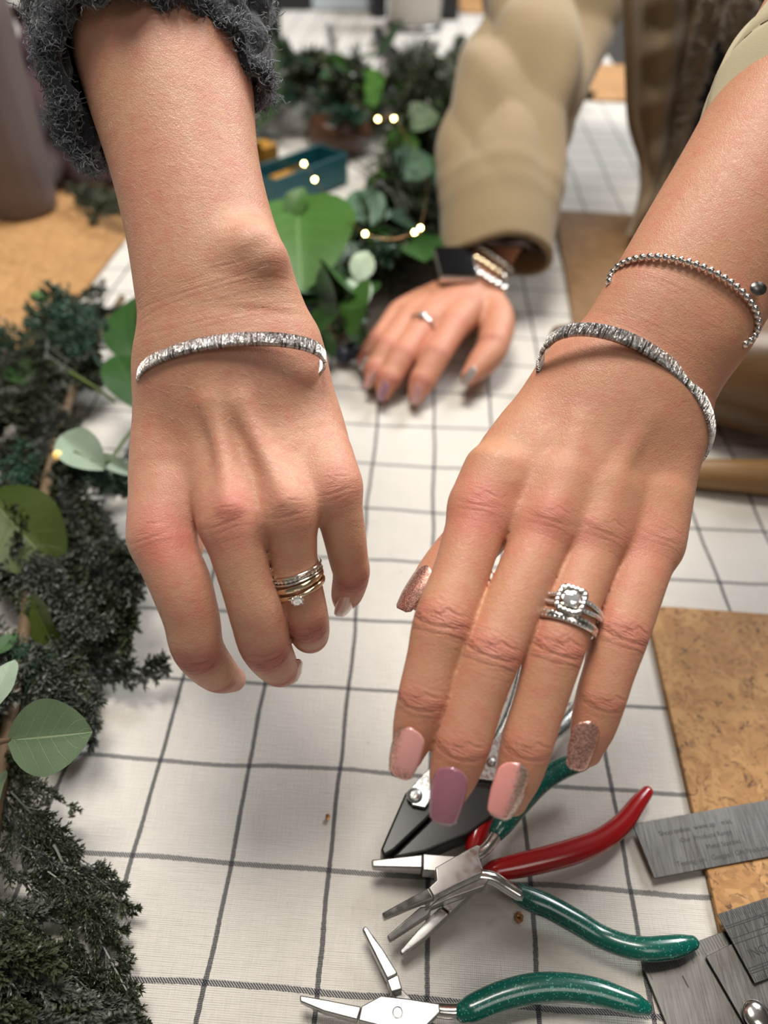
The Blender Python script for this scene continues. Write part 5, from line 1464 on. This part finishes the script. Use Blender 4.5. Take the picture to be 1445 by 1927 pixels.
for kd, mats in (('juniper', ('juniper', 'frosted')), ('thin', ('juniper', 'frosted')), ('cypress', ('cypress', 'frosted')), ('pine', ('pine',))):
    for sd in range(3):
        base_me = sprig_mesh('sprig', 100 + sd * 7 + len(kd), kd)
        for i, mt in enumerate(mats):
            q = base_me if i == 0 else base_me.copy()
            q.materials.clear(); q.materials.append(MAT[mt]); SPR[(kd, mt, sd)] = q
def sprig(parent, ploc, kind, mat, base, tip, hb, ht, lean=(0, 0), var=None, sy=1.0):
    b, t = TB(*base, hb), TB(*tip, ht); x = t - b
    o = bpy.data.objects.new('sprig', SPR[(kind, mat, int(RNG.integers(0, 3)) if var is None else var)]); C.objects.link(o)
    return place(o, b, x, -FWD + lean[0] * AX + lean[1] * AY, np.linalg.norm(x), parent, ploc, sy)
def stem_part(parent, ploc, rows, mat, name='stem'):
    a = catmull(np.array([[*TB(x, y, h), r] for x, y, h, r in rows]), 6)
    v, f = tube(a[:, :3], a[:, 3], 7)
    return mesh_obj(name, v, f, mat, parent, True, ploc)

# ---- garland along the left edge
gl = TB(60, 1250, 0); GL = empty('garland', gl, 'evergreen and eucalyptus garland running down the left edge of the table', 'garland')
stem_part(GL, gl, [(230, 560, .025, .003), (150, 700, .022, .003), (90, 900, .022, .0035), (60, 1100, .022, .0035), (20, 1350, .022, .0035), (-20, 1600, .02, .0035), (-40, 1900, .02, .0035), (-60, 2150, .02, .0035)], MAT['twig'])
# dense undergrowth first
for q in range(46):
    y = RNG.uniform(880, 1330); x = RNG.uniform(-90, 130) - .04 * (y - 1000)
    L = RNG.uniform(110, 190); a = RNG.uniform(.15, 1.25)
    sprig(GL, gl, 'juniper', 'frosted' if RNG.random() < .6 else 'juniper', (x, y), (x + L * math.cos(a), y + L * math.sin(a)), RNG.uniform(.008, .03), RNG.uniform(.004, .035), (RNG.normal(0, .35), RNG.normal(0, .35)))
for q in range(34):
    y = RNG.uniform(600, 900); x = RNG.uniform(-40, 210)
    L = RNG.uniform(70, 120); a = RNG.uniform(-.6, 2.4)
    sprig(GL, gl, *[('juniper', 'juniper'), ('cypress', 'cypress'), ('juniper', 'frosted'), ('pine', 'pine')][int(RNG.integers(0, 4))], (x, y), (x + L * math.cos(a), y + L * math.sin(a)), RNG.uniform(.006, .03), RNG.uniform(.006, .04), (RNG.normal(0, .4), RNG.normal(0, .4)))
for q in range(30):
    y = RNG.uniform(1690, 1990); x = RNG.uniform(-190, -10) + .12 * (y - 1650)
    L = RNG.uniform(150, 260); a = RNG.uniform(-.1, .95)
    sprig(GL, gl, 'juniper', 'juniper' if RNG.random() < .7 else 'frosted', (x, y), (min(x + L * math.cos(a), 225), y + L * math.sin(a)), RNG.uniform(.006, .03), RNG.uniform(.003, .035), (RNG.normal(0, .35), RNG.normal(0, .35)), None, .62)
# the sprigs one can follow
for kd, mt, b, t, hb, ht in (('thin', 'juniper', (-30, 1440), (205, 1745), .022, .006), ('thin', 'juniper', (110, 1600), (264, 1922), .012, .005), ('thin', 'juniper', (60, 1545), (222, 1665), .018, .010), ('thin', 'juniper', (70, 1560), (130, 1760), .016, .008),
        ('thin', 'juniper', (-30, 1580), (130, 1720), .02, .012), ('thin', 'juniper', (-30, 1440), (140, 1525), .02, .012), ('thin', 'juniper', (-20, 1680), (200, 1845), .018, .006), ('thin', 'juniper', (-30, 1760), (235, 1925), .016, .006), ('thin', 'frosted', (-20, 1500), (75, 1640), .02, .01), ('thin', 'juniper', (140, 1660), (228, 1790), .012, .006), ('thin', 'juniper', (20, 1490), (236, 1705), .03, .008), ('thin', 'juniper', (90, 1640), (240, 1800), .02, .006), ('thin', 'juniper', (120, 1740), (275, 1935), .02, .006), ('thin', 'juniper', (30, 1700), (215, 1905), .028, .006),
        ('thin', 'frosted', (40, 1590), (228, 1668), .026, .01),
        ('cypress', 'cypress', (5, 1262), (132, 1322), .03, .02), ('cypress', 'cypress', (-10, 1215), (90, 1240), .03, .025),
        ('juniper', 'frosted', (60, 1040), (232, 1150), .03, .015), ('juniper', 'frosted', (90, 1100), (225, 1240), .03, .012), ('juniper', 'frosted', (120, 1120), (160, 1335), .025, .01), ('juniper', 'frosted', (20, 960), (235, 1060), .035, .02),
        ('pine', 'pine', (100, 590), (85, 780), .04, .02), ('pine', 'pine', (150, 640), (60, 720), .04, .03), ('cypress', 'cypress', (170, 640), (-5, 635), .03, .04), ('cypress', 'cypress', (200, 700), (70, 600), .03, .045),
        ('cypress', 'cypress', (240, 660), (105, 560), .03, .05), ('juniper', 'juniper', (130, 760), (-10, 770), .03, .03), ('juniper', 'juniper', (250, 380), (145, 365), .03, .02), ('juniper', 'juniper', (265, 395), (180, 410), .03, .01)):
    sprig(GL, gl, kd, mt, b, t, hb, ht, (RNG.normal(0, .15), RNG.normal(0, .15)), None, .85 if kd == 'thin' else .9)
leaf(GL, gl, 'round', 'leaf_eucalyptus', (22, 1392), (170, 1378), .058, .060, (.1, -.2), 1.12, label='large grey-green leaf with pale veins')
leaf(GL, gl, 'oval', 'leaf_pale', (-14, 1335), (22, 1238), .062, .066, (-.2, -.1), 1.1)
leaf(GL, gl, 'oval', 'leaf_eucalyptus', (-30, 1560), (4, 1445), .03, .03, (-.2, 0), .8)
leaf(GL, gl, 'round', 'leaf_olive', (-20, 935), (110, 1075), .045, .025, (.3, -.2), .9, label='dark olive leaf')
leaf(GL, gl, 'oval', 'leaf_olive', (60, 1120), (110, 1240), .03, .02, (-.3, .2), .9)
leaf(GL, gl, 'round', 'leaf_dark', (268, 770), (215, 660), .04, .05, (.4, -.1), .62)
leaf(GL, gl, 'oval', 'leaf_dark', (262, 680), (240, 548), .035, .05, (-.2, -.1), .9)
leaf(GL, gl, 'long', 'leaf_pale', (196, 884), (103, 808), .05, .05, (.1, -.3), 1.1, label='pale sage leaf')
leaf(GL, gl, 'long', 'leaf_pale', (180, 858), (252, 892), .05, .045, (.1, -.3), .9)
leaf(GL, gl, 'oval', 'leaf_dark', (60, 720), (15, 680), .03, .03, (.1, -.3), .9)
leaf(GL, gl, 'oval', 'leaf_dark', (-5, 1230), (30, 1190), .03, .03, (.1, -.3), 1.0)
stem_part(GL, gl, [(280, 775, .045, .0011), (240, 820, .047, .0011), (196, 872, .05, .001), (140, 850, .051, .0008)], MAT['green_stem'], 'leaf_stalk')
stem_part(GL, gl, [(-25, 1400, .045, .0013), (0, 1396, .053, .0012), (24, 1391.5, .0575, .0007)], MAT['twig'], 'leaf_stalk')
stem_part(GL, gl, [(130, 700, .045, .0012), (180, 730, .045, .0012), (215, 755, .045, .001)], MAT['green_stem'], 'leaf_stalk')
v, f = ball(TB(74, 559, .045), .006, 10, 7, (1.3, .8, .8)); mesh_obj('seed_pod', v, f, MAT['leaf_green'], GL, True, gl)

# ---- garland across the back
gb = TB(640, 400, 0); GB = empty('garland', gb, 'leafy eucalyptus garland with small lights behind the hands', 'garland')
stem_part(GB, gb, [(470, 110, .03, .004), (560, 175, .03, .004), (660, 190, .03, .004), (760, 200, .03, .004), (800, 290, .03, .004), (740, 380, .03, .004), (650, 420, .03, .004), (590, 500, .03, .004), (630, 640, .02, .003)], MAT['twig'])
path = catmull(np.array([(480, 120.), (560, 170), (660, 190), (770, 170), (830, 190), (800, 290), (760, 400), (780, 480), (680, 470), (600, 520), (640, 640)]), 10)
for q in range(150):
    x, y = path[int(RNG.integers(0, len(path)))] + RNG.normal(0, 22, 2)
    if (x > 640 and y > 590) or (470 < x < 690 and 250 < y < 390): continue
    sc = 70 * (y + 363) / 700; L = sc * RNG.uniform(.7, 1.25); a = RNG.uniform(0, 2 * math.pi)
    tx, ty = x + L * math.cos(a), y + .65 * L * math.sin(a)
    if (tx > 640 and ty > 570) or (max(x, tx) > 745 and max(y, ty) > 500): continue
    if 480 < tx < 680 and 255 < ty < 360: continue
    if tx > 850: tx = 850 - RNG.uniform(0, 20)
    kd, mt = [('juniper', 'juniper'), ('cypress', 'cypress'), ('pine', 'pine'), ('juniper', 'juniper'), ('pine', 'pine')][int(RNG.integers(0, 5))]
    sprig(GB, gb, kd, mt, (x, y), (tx, ty), RNG.uniform(.005, .04), RNG.uniform(.004, .06), (RNG.normal(0, .4), RNG.normal(0, .4)))
for q in range(78):
    x, y = path[int(RNG.integers(0, len(path)))] + RNG.normal(0, 30, 2)
    sc = 44 * (y + 363) / 700; L = sc * RNG.uniform(.7, 1.3); a = RNG.uniform(0, 2 * math.pi)
    tx, ty = x + L * math.cos(a), y + .7 * L * math.sin(a)
    if max(x, tx) > 836 or (470 < x < 700 and 235 < y < 400) or (x > 640 and y > 590) or (max(x, tx) > 715 and max(y, ty) > 470): continue
    mt = ['leaf_green', 'leaf_dark', 'leaf_dark', 'leaf_dark', 'leaf_blue'][int(RNG.integers(0, 5))]
    leaf(GB, gb, ['round', 'oval', 'cup'][int(RNG.integers(0, 3))], mt, (x, y), (tx, ty), RNG.uniform(.02, .05), RNG.uniform(.02, .07), (RNG.normal(0, .5), RNG.normal(-.2, .5)))
for kd, mt, b, t, hb, ht, ln, sy in (
        ('round', 'leaf_green', (560, 378), (566, 535), .075, .055, (0, .3), 1.0), ('oval', 'leaf_green', (545, 410), (570, 350), .07, .09, (0, -.6), 1.2), ('long', 'leaf_dark', (650, 450), (630, 590), .06, .03, (.5, .2), 1.2),
        ('oval', 'leaf_dark', (590, 470), (560, 560), .05, .03, (-.4, .2), 1.0), ('oval', 'leaf_pale', (672, 528), (692, 470), .055, .07, (.1, 0), 1.15), ('oval', 'leaf_pale', (672, 522), (678, 580), .055, .045, (.1, .2), 1.1),
        ('round', 'leaf_blue', (705, 420), (665, 355), .06, .075, (0, -.2), .95), ('round', 'leaf_blue', (690, 405), (735, 400), .06, .065, (.1, -.1), 1.0), ('oval', 'leaf_dark', (650, 605), (692, 650), .03, .015, (.2, -.2), 1.05),
        ('round', 'leaf_blue', (745, 330), (810, 290), .06, .07, (.2, -.2), .95), ('round', 'leaf_eucalyptus', (752, 235), (826, 212), .07, .08, (0, -.3), 1.0), ('round', 'leaf_green', (725, 275), (790, 265), .06, .06, (0, .1), .8),
        ('oval', 'leaf_green', (690, 350), (745, 330), .05, .06, (0, .1), .9), ('oval', 'leaf_blue', (800, 330), (835, 355), .05, .05, (0, .1), .8), ('round', 'leaf_dark', (605, 118), (660, 150), .06, .05, (0, .2), .8),
        ('oval', 'leaf_blue', (610, 135), (650, 175), .06, .05, (0, .3), .9), ('oval', 'leaf_green', (650, 140), (690, 195), .05, .05, (.2, .3), .9), ('oval', 'leaf_dark', (620, 460), (645, 380), .05, .07, (.2, 0), .9),
        ('oval', 'leaf_green', (600, 560), (640, 625), .03, .02, (.2, 0), .9), ('long', 'leaf_green', (510, 130), (495, 70), .03, .09, (0, 0), 1.0), ('oval', 'leaf_dark', (605, 620), (628, 672), .025, .012, (.2, 0), .8)):
    leaf(GB, gb, kd, mt, b, t, hb, ht, ln, sy)
for b, t, hb, ht in (((625, 150), (620, 55), .04, .10), ((640, 150), (675, 85), .04, .07), ((770, 190), (800, 100), .03, .06), ((820, 190), (865, 105), .03, .05), ((1050, 165), (1110, 180), .02, .02), ((1060, 175), (1095, 160), .02, .03)):
    sprig(GB, gb, 'pine' if b[0] < 700 else 'juniper', 'pine' if b[0] < 700 else 'juniper', b, t, hb, ht)
stem_part(GB, gb, [(735, 250, .06, .0014), (712, 320, .06, .0013), (700, 380, .06, .0012), (712, 420, .058, .001)], MAT['green_stem'], 'leaf_stalk')
MAT['berry'] = plain('dusky_blue_berry', (0.022, 0.026, 0.045), .4, 0, .2, 90)
bv, bf = ball((0, 0, 0), .0075, 12, 8); first = None
for x, y, h in ((665, 660, .010), (648, 668, .008), (712, 355, .055), (710, 388, .06), (700, 362, .05), (590, 575, .03), (560, 545, .03)):
    o = mesh_obj('berry', bv, bf, MAT['berry'], None) if first is None else first.copy()
    if first is None: first = o
    else: C.objects.link(o)
    o.parent = GB; o.location = V(TB(x, y, h) - gb)

# ---- string of tiny warm lights
def glow(name, col, s):
    t = NT(name); t.set(Base_Color=(.9, .7, .3), Emission_Color=col, Emission_Strength=s, Roughness=.3); return t.m
MAT['lamp_on'] = glow('warm_lamp', (1.0, .70, .24), 42.0)
MAT['lamp_dim'] = glow('dim_lamp', (1.0, .55, .10), 0.7)  # weak emission, the barely lit bulb still glows a little
fl = TB(760, 330, 0); FLS = empty('fairy_lights', fl, 'string of tiny warm fairy lights threaded through the greenery', 'fairy lights')
pts = [(540, 330, .06), (572, 308, .075), (592, 338, .085), (640, 400, .08), (687, 440, .085), (740, 450, .08), (780, 437, .085), (791, 429, .09), (800, 330, .08), (741, 223, .10), (711, 224, .10), (650, 180, .08)]
p = catmull(np.array([TB(*q) for q in pts]), 8); v, f = tube(p, .0004, 5); mesh_obj('wire', v, f, metal('copper_wire', (.5, .3, .15), .35), FLS, True, fl)
lv, lf = ball((0, 0, 0), .0021, 10, 7); first = None
for q in pts[1:3] + pts[4:5] + pts[6:8] + pts[9:11]:
    o = mesh_obj('bulb', lv, lf, MAT['lamp_on'], None) if first is None else first.copy()
    if first is None: first = o
    else: C.objects.link(o)
    o.parent = FLS; o.location = V(TB(*q) - fl)
    if q[1] > 300 and q[1] < 345: o.scale = (.75,) * 3
o = mesh_obj('bulb', lv * 1.3, lf, MAT['lamp_dim'], None); o.parent = FLS; o.location = V(TB(108, 856, .05) - fl); o['label'] = 'yellow bulb with only a faint glow'

# nothing of the greenery may dip into the cloth
for G_, org in ((GL, gl), (GB, gb)):
    for o in G_.children:
        if o.name.split('.')[0] not in ('sprig', 'leaf'): continue
        me = o.data; n = len(me.vertices); co = np.empty(n * 3, np.float32); me.vertices.foreach_get('co', co)
        z = co.reshape(-1, 3) @ np.array(o.matrix_basis)[2, :3] + o.matrix_basis[2][3] + org[2]
        if z.min() < TABLE + .0006: o.matrix_basis = Matrix.Translation((0, 0, float(TABLE + .0006 - z.min()))) @ o.matrix_basis

# ------------------------------------------------------------------ things behind and at the sides
MAT['mandrel_wood'] = wood('dark_varnished_wood', (0.155, 0.082, 0.030), (0.085, 0.042, 0.016), (6, 30, 30), .38)
MAT['handle_wood'] = wood('oak_handle', (0.30, 0.165, 0.06), (0.20, 0.105, 0.036), (8, 60, 60), .45)
def turned(name, a, b, prof, mat, label, cat, seg=40):
    """turned solid from world point a to b; prof (share of length, radius)"""
    ax = nrm(b - a); L = np.linalg.norm(b - a); s = nrm(np.cross(ax, [0, 0, 1])); u = np.cross(s, ax); v = []; n = len(prof)
    for t, r in prof:
        for k in range(seg):
            an = 2 * math.pi * k / seg; v.append([t * L, r * math.cos(an), r * math.sin(an)])
    f = [[i * seg + k, i * seg + (k + 1) % seg, (i + 1) * seg + (k + 1) % seg, (i + 1) * seg + k] for i in range(n - 1) for k in range(seg)]
    f.append(list(range(seg))[::-1]); f.append([(n - 1) * seg + k for k in range(seg)])
    me = bpy.data.meshes.new(name); me.from_pydata(v, [], f); me.update()
    o = link(name, me, mat); M = Matrix.Identity(4)
    for r in range(3): M[r][0] = ax[r]; M[r][1] = s[r]; M[r][2] = u[r]; M[r][3] = a[r]
    o.matrix_world = M; bevel_obj(o, .0015, 2, 50)
    return tag(o, label, cat)
zb = TH + .0005
turned('bracelet_mandrel', TB(1036, 656, .020 + zb), TB(1540, 716, .046 + zb), [(0, .0165), (.02, .0180), (.45, .033), (.455, .0325), (.47, .0325), (.475, .034), (1, .046)], MAT['mandrel_wood'], 'dark tapered wooden bracelet mandrel lying behind the bangle wrist', 'mandrel')
turned('hammer_handle', TB(1262, 888, .0085), TB(1560, 905, .0125), [(0, .006), (.02, .0085), (.3, .0105), (.7, .0122), (1, .012)], MAT['handle_wood'], 'pale oak tool handle lying at the right edge beside the painted-nail hand', 'tool handle')

# tall ribbed tumbler at the left edge
def tumbler():
    t = NT('smoky_plastic'); n = t.noise(9, detail=2)
    t.set(Base_Color=t.mix(n, (0.30, 0.25, 0.255), (0.40, 0.33, 0.31)), Roughness=.28, Transmission_Weight=.62, IOR=1.2, Specular_IOR_Level=.5)
    c = TB(46, 394, TH); seg = 72; v = []; f = []
    prof = [(.0, .001), (.026, .001), (.0335, .003), (.0355, .009), (.0365, .02), (.0385, .08), (.042, .17), (.046, .26), (.0445, .26), (.0405, .17), (.037, .08), (.035, .02), (.033, .011), (.0, .009)]
    for r, z in prof:
        for k in range(seg):
            rr = r + (.0007 if (k % 6) < 3 and .015 < z < .25 and r > .03 else 0)
            a = 2 * math.pi * k / seg; v.append([rr * math.cos(a), rr * math.sin(a), z])
    f = [[i * seg + k, i * seg + (k + 1) % seg, (i + 1) * seg + (k + 1) % seg, (i + 1) * seg + k] for i in range(len(prof) - 1) for k in range(seg)]
    o = mesh_obj('tumbler', np.array(v) + c, f, t.m, None, True, c)
    bm = bmesh.new(); bm.from_mesh(o.data); bmesh.ops.remove_doubles(bm, verts=bm.verts, dist=1e-5); bmesh.ops.recalc_face_normals(bm, faces=bm.faces); bm.to_mesh(o.data); bm.free()
    tag(o, 'tall smoky grey ribbed tumbler at the left edge, on the tan cork', 'tumbler')
tumbler()
# maroon garment beyond it
def fold_m(u, p): return .018 * math.sin(7 * p + 5 * u) + .010 * math.sin(19 * p - 6 * u + 2 * math.sin(5 * u)) - .03 * gs(u, .15)
o, _ = sheet('folded_jacket', [(10, 20, 150, .78), (45, 40, 190, .78), (90, 38, 215, .78), (150, 40, 240, .78), (220, 50, 265, .785), (290, 60, 290, .79), (330, 70, 300, .79), (345, 75, 305, .795)], MAT['maroon'], None, .012, fold_m)
tag(o, 'dark maroon folded jacket heaped behind the grey tumbler', 'jacket')
# packet of sweets in a teal tray
MAT['teal_card'] = plain('teal_card', (0.012, 0.115, 0.145), .4, 0, .15, 60)
MAT['foil'] = metal('gold_foil', (0.75, 0.48, 0.14), .3, (90, 90, 90), .002, .5)
MAT['amber'] = plain('amber_card', (0.42, 0.21, 0.03), .35, 0, .3, 50)
MAT['brown_paper'] = plain('glossy_brown_wrap', (0.095, 0.042, 0.022), .3, 0, .3, 70, .003)
MAT['cello'] = NT('clear_film').set(Base_Color=(.93, .92, .92), Transmission_Weight=.9, Roughness=.08, IOR=1.12).m
c = TB(590, 385, 0); tr = empty('gift_tray', c, 'open teal card tray behind the big green leaf', 'tray')
A, B_, D = TB(520, 400, 0), TB(655, 345, 0), TB(540, 335, 0)
ex = flat(B_ - A); ey = np.array([-ex[1], ex[0], 0]); LX = np.linalg.norm(B_ - A); LY = .046
def tbox(name, x0, y0, z0, x1, y1, z1, mat, par, org=A, bev=.0008):
    v = [org + ex * x + ey * y + np.array([0, 0, z]) for z in (z0, z1) for x, y in ((x0, y0), (x1, y0), (x1, y1), (x0, y1))]
    o = mesh_obj(name, v, [[3, 2, 1, 0], [4, 5, 6, 7], [0, 1, 5, 4], [1, 2, 6, 5], [2, 3, 7, 6], [3, 0, 4, 7]], mat, par, True, c if par is not None else np.mean(v, 0))
    return bevel_obj(o, bev, 2)
tbox('tray_base', 0, 0, .0005, LX, LY, .002, MAT['teal_card'], tr)
for nm, q in (('wall', (0, 0, .002, LX, .0015, .034)), ('wall', (0, LY - .0015, .002, LX, LY, .034)), ('wall', (0, .0015, .002, .0015, LY - .0015, .034)), ('wall', (LX - .0015, .0015, .002, LX, LY - .0015, .034))): tbox(nm, *q, MAT['teal_card'], tr)
tag(tbox('sweet_box', .02, .010, .0022, .05, .03, .026, MAT['amber'], None), 'small amber box standing in the teal tray', 'box')
tag(tbox('sweet_box', .056, .014, .0022, .074, .04, .024, MAT['foil'], None), 'small gold foil box at the tray corner by the leaf', 'box')
gbx = tbox('gold_box', -.014, .050, .0005, .032, .080, .056, MAT['foil'], None); tag(gbx, 'gold foil gift box behind the teal tray, half hidden by the forearm', 'box')
gbx2 = tbox('gold_box', .036, .052, .0005, .058, .078, .046, MAT['amber'], None); tag(gbx2, 'amber gift box behind the teal tray, right beside the gold foil box', 'box')
def crumple(name, ctr_, size, mat, label, cat, amp=.16, seed=1):
    R = np.random.default_rng(seed); v, f = ball((0, 0, 0), 1, 26, 16); k = R.normal(0, 4, (7, 3)); ph = R.uniform(0, 6, 7)
    d = sum(np.abs(np.sin(v @ k[i] + ph[i])) for i in range(7)) / 7
    v = v * (1 - amp + amp * 2 * d)[:, None] * np.array(size)
    v[:, 2] = np.maximum(v[:, 2], -size[2] * .7); v = v + ctr_ + [0, 0, size[2] * .7]
    return tag(mesh_obj(name, v, f, mat, None, True, ctr_), label, cat)
crumple('paper_pouch', TB(640, 285, .001), (.040, .026, .028), MAT['brown_paper'], 'glossy brown wrapped pouch behind the teal tray', 'pouch', seed=4)
crumple('film_bag', TB(540, 248, .001), (.05, .022, .020), MAT['cello'], 'crumpled clear film bag behind the gold boxes', 'bag', .3, seed=6)

# far end of the table
MAT['white_plastic'] = plain('warm_white_enamel', (0.66, 0.63, 0.58), .35, 0, .05, 20)
MAT['black_plastic'] = plain('black_plastic', (0.015, 0.015, 0.016), .4, 0, .1, 40)
MAT['pale_plastic'] = plain('pale_blue_plastic', (0.55, 0.62, 0.68), .4, 0, .06, 20)
c = TB(778, 62, 0); can = empty('canister', c, 'white enamel canister on a dark round base, far end of the table', 'canister')
r = 49 / F * TZ(778, 55); c2 = c + np.array([0, r, 0])
v, f = lathe([(1e-4, .010), (r, .010), (r, .16), (r * .97, .165), (1e-4, .165)], 40); mesh_obj('body', v + c2, f, MAT['white_plastic'], can, True, c)
v, f = lathe([(1e-4, .0005), (r * 1.10, .0005), (r * 1.12, .004), (r * 1.06, .010), (1e-4, .010)], 40); mesh_obj('base', v + c2, f, MAT['dark_steel'], can, True, c)
def sbox(name, px0, py0, px1, depth, hgt, mat, label, cat, bev=.004):
    a, b = TB(px0, py0, 0), TB(px1, py0, 0); x = flat(b - a); y = np.array([-x[1], x[0], 0]); L = np.linalg.norm(b - a)
    v = [a + x * i * L + y * j * depth + np.array([0, 0, .0005 + k * hgt]) for k in (0, 1) for i, j in ((0, 0), (1, 0), (1, 1), (0, 1))]
    o = mesh_obj(name, v, [[3, 2, 1, 0], [4, 5, 6, 7], [0, 1, 5, 4], [1, 2, 6, 5], [2, 3, 7, 6], [3, 0, 4, 7]], mat, None, True, np.mean(v[:4], 0))
    bevel_obj(o, bev, 3); return tag(o, label, cat)
sbox('storage_box', 832, 38, 862, .10, .12, MAT['black_plastic'], 'black upright box to the right of the white canister', 'box')
sbox('storage_box', 700, 34, 728, .10, .12, MAT['black_plastic'], 'black upright box to the left of the white canister', 'box')
sbox('storage_box', 588, 20, 706, .25, .08, MAT['pale_plastic'], 'pale blue plastic box at the far end of the table', 'box')
sbox('storage_box', 490, 20, 584, .14, .05, MAT['black_plastic'], 'low black case beyond the purple flowers', 'case')
a = catmull(np.array([TB(712, 62, .01), TB(722, 85, .01), TB(745, 108, .012), TB(752, 128, .01)]), 8); v, f = round_tube(a, [.012] * len(a), 12)
tag(mesh_obj('dark_strap', v, f, MAT['black_plastic'], None, True, a[0]), 'short dark strap lying in front of the white canister', 'strap')
c = TB(515, 118, 0); v, f = lathe([(1e-4, .0005), (.016, .0005), (.017, .004), (.017, .09), (.008, .11), (.008, .14), (1e-4, .14)], 22)
tag(mesh_obj('bottle', v + c, f, plain('dark_green_glass', (.01, .02, .012), .15, 0, 0), None, True, c), 'slim dark green bottle beside the sweater sleeve', 'bottle')
MAT['petal'] = plain('violet_petal', (.16, .10, .36), .6, 0, .2, 100)
c = TB(488, 62, 0); fb = empty('flower_bunch', c, 'bunch of small violet flowers beside the sweater sleeve', 'flowers')
for i in range(9):
    p = c + np.array([RNG.normal(0, .018), RNG.normal(0, .015), .05 + RNG.uniform(0, .04)])
    v, f = ball(p, .011, 9, 6, (1, 1, .7)); v = v + RNG.normal(0, .0012, v.shape); mesh_obj('blossom', v, f, MAT['petal'], fb, True, c)
    v, f = tube(np.array([c + [0, 0, .001], (c + p) / 2 + [.004, 0, 0], p]), .0014, 6); mesh_obj('stem', v, f, MAT['green_stem'], fb, True, c)
# purple bag on the floor past the table edge
d_ = FWD + (1352 - W / 2) / F * AX + (285 - H / 2) / F * AY; c = CAM + d_ * ((.02 - CAM[2]) / d_[2])
crumple('tote_bag', np.array([c[0] + .05, c[1], .0]), (.20, .12, .16), plain('purple_cloth', (.16, .02, .20), .6, 0, .2, 30), 'purple cloth bag on the floor past the table edge', 'bag', .1, 9)
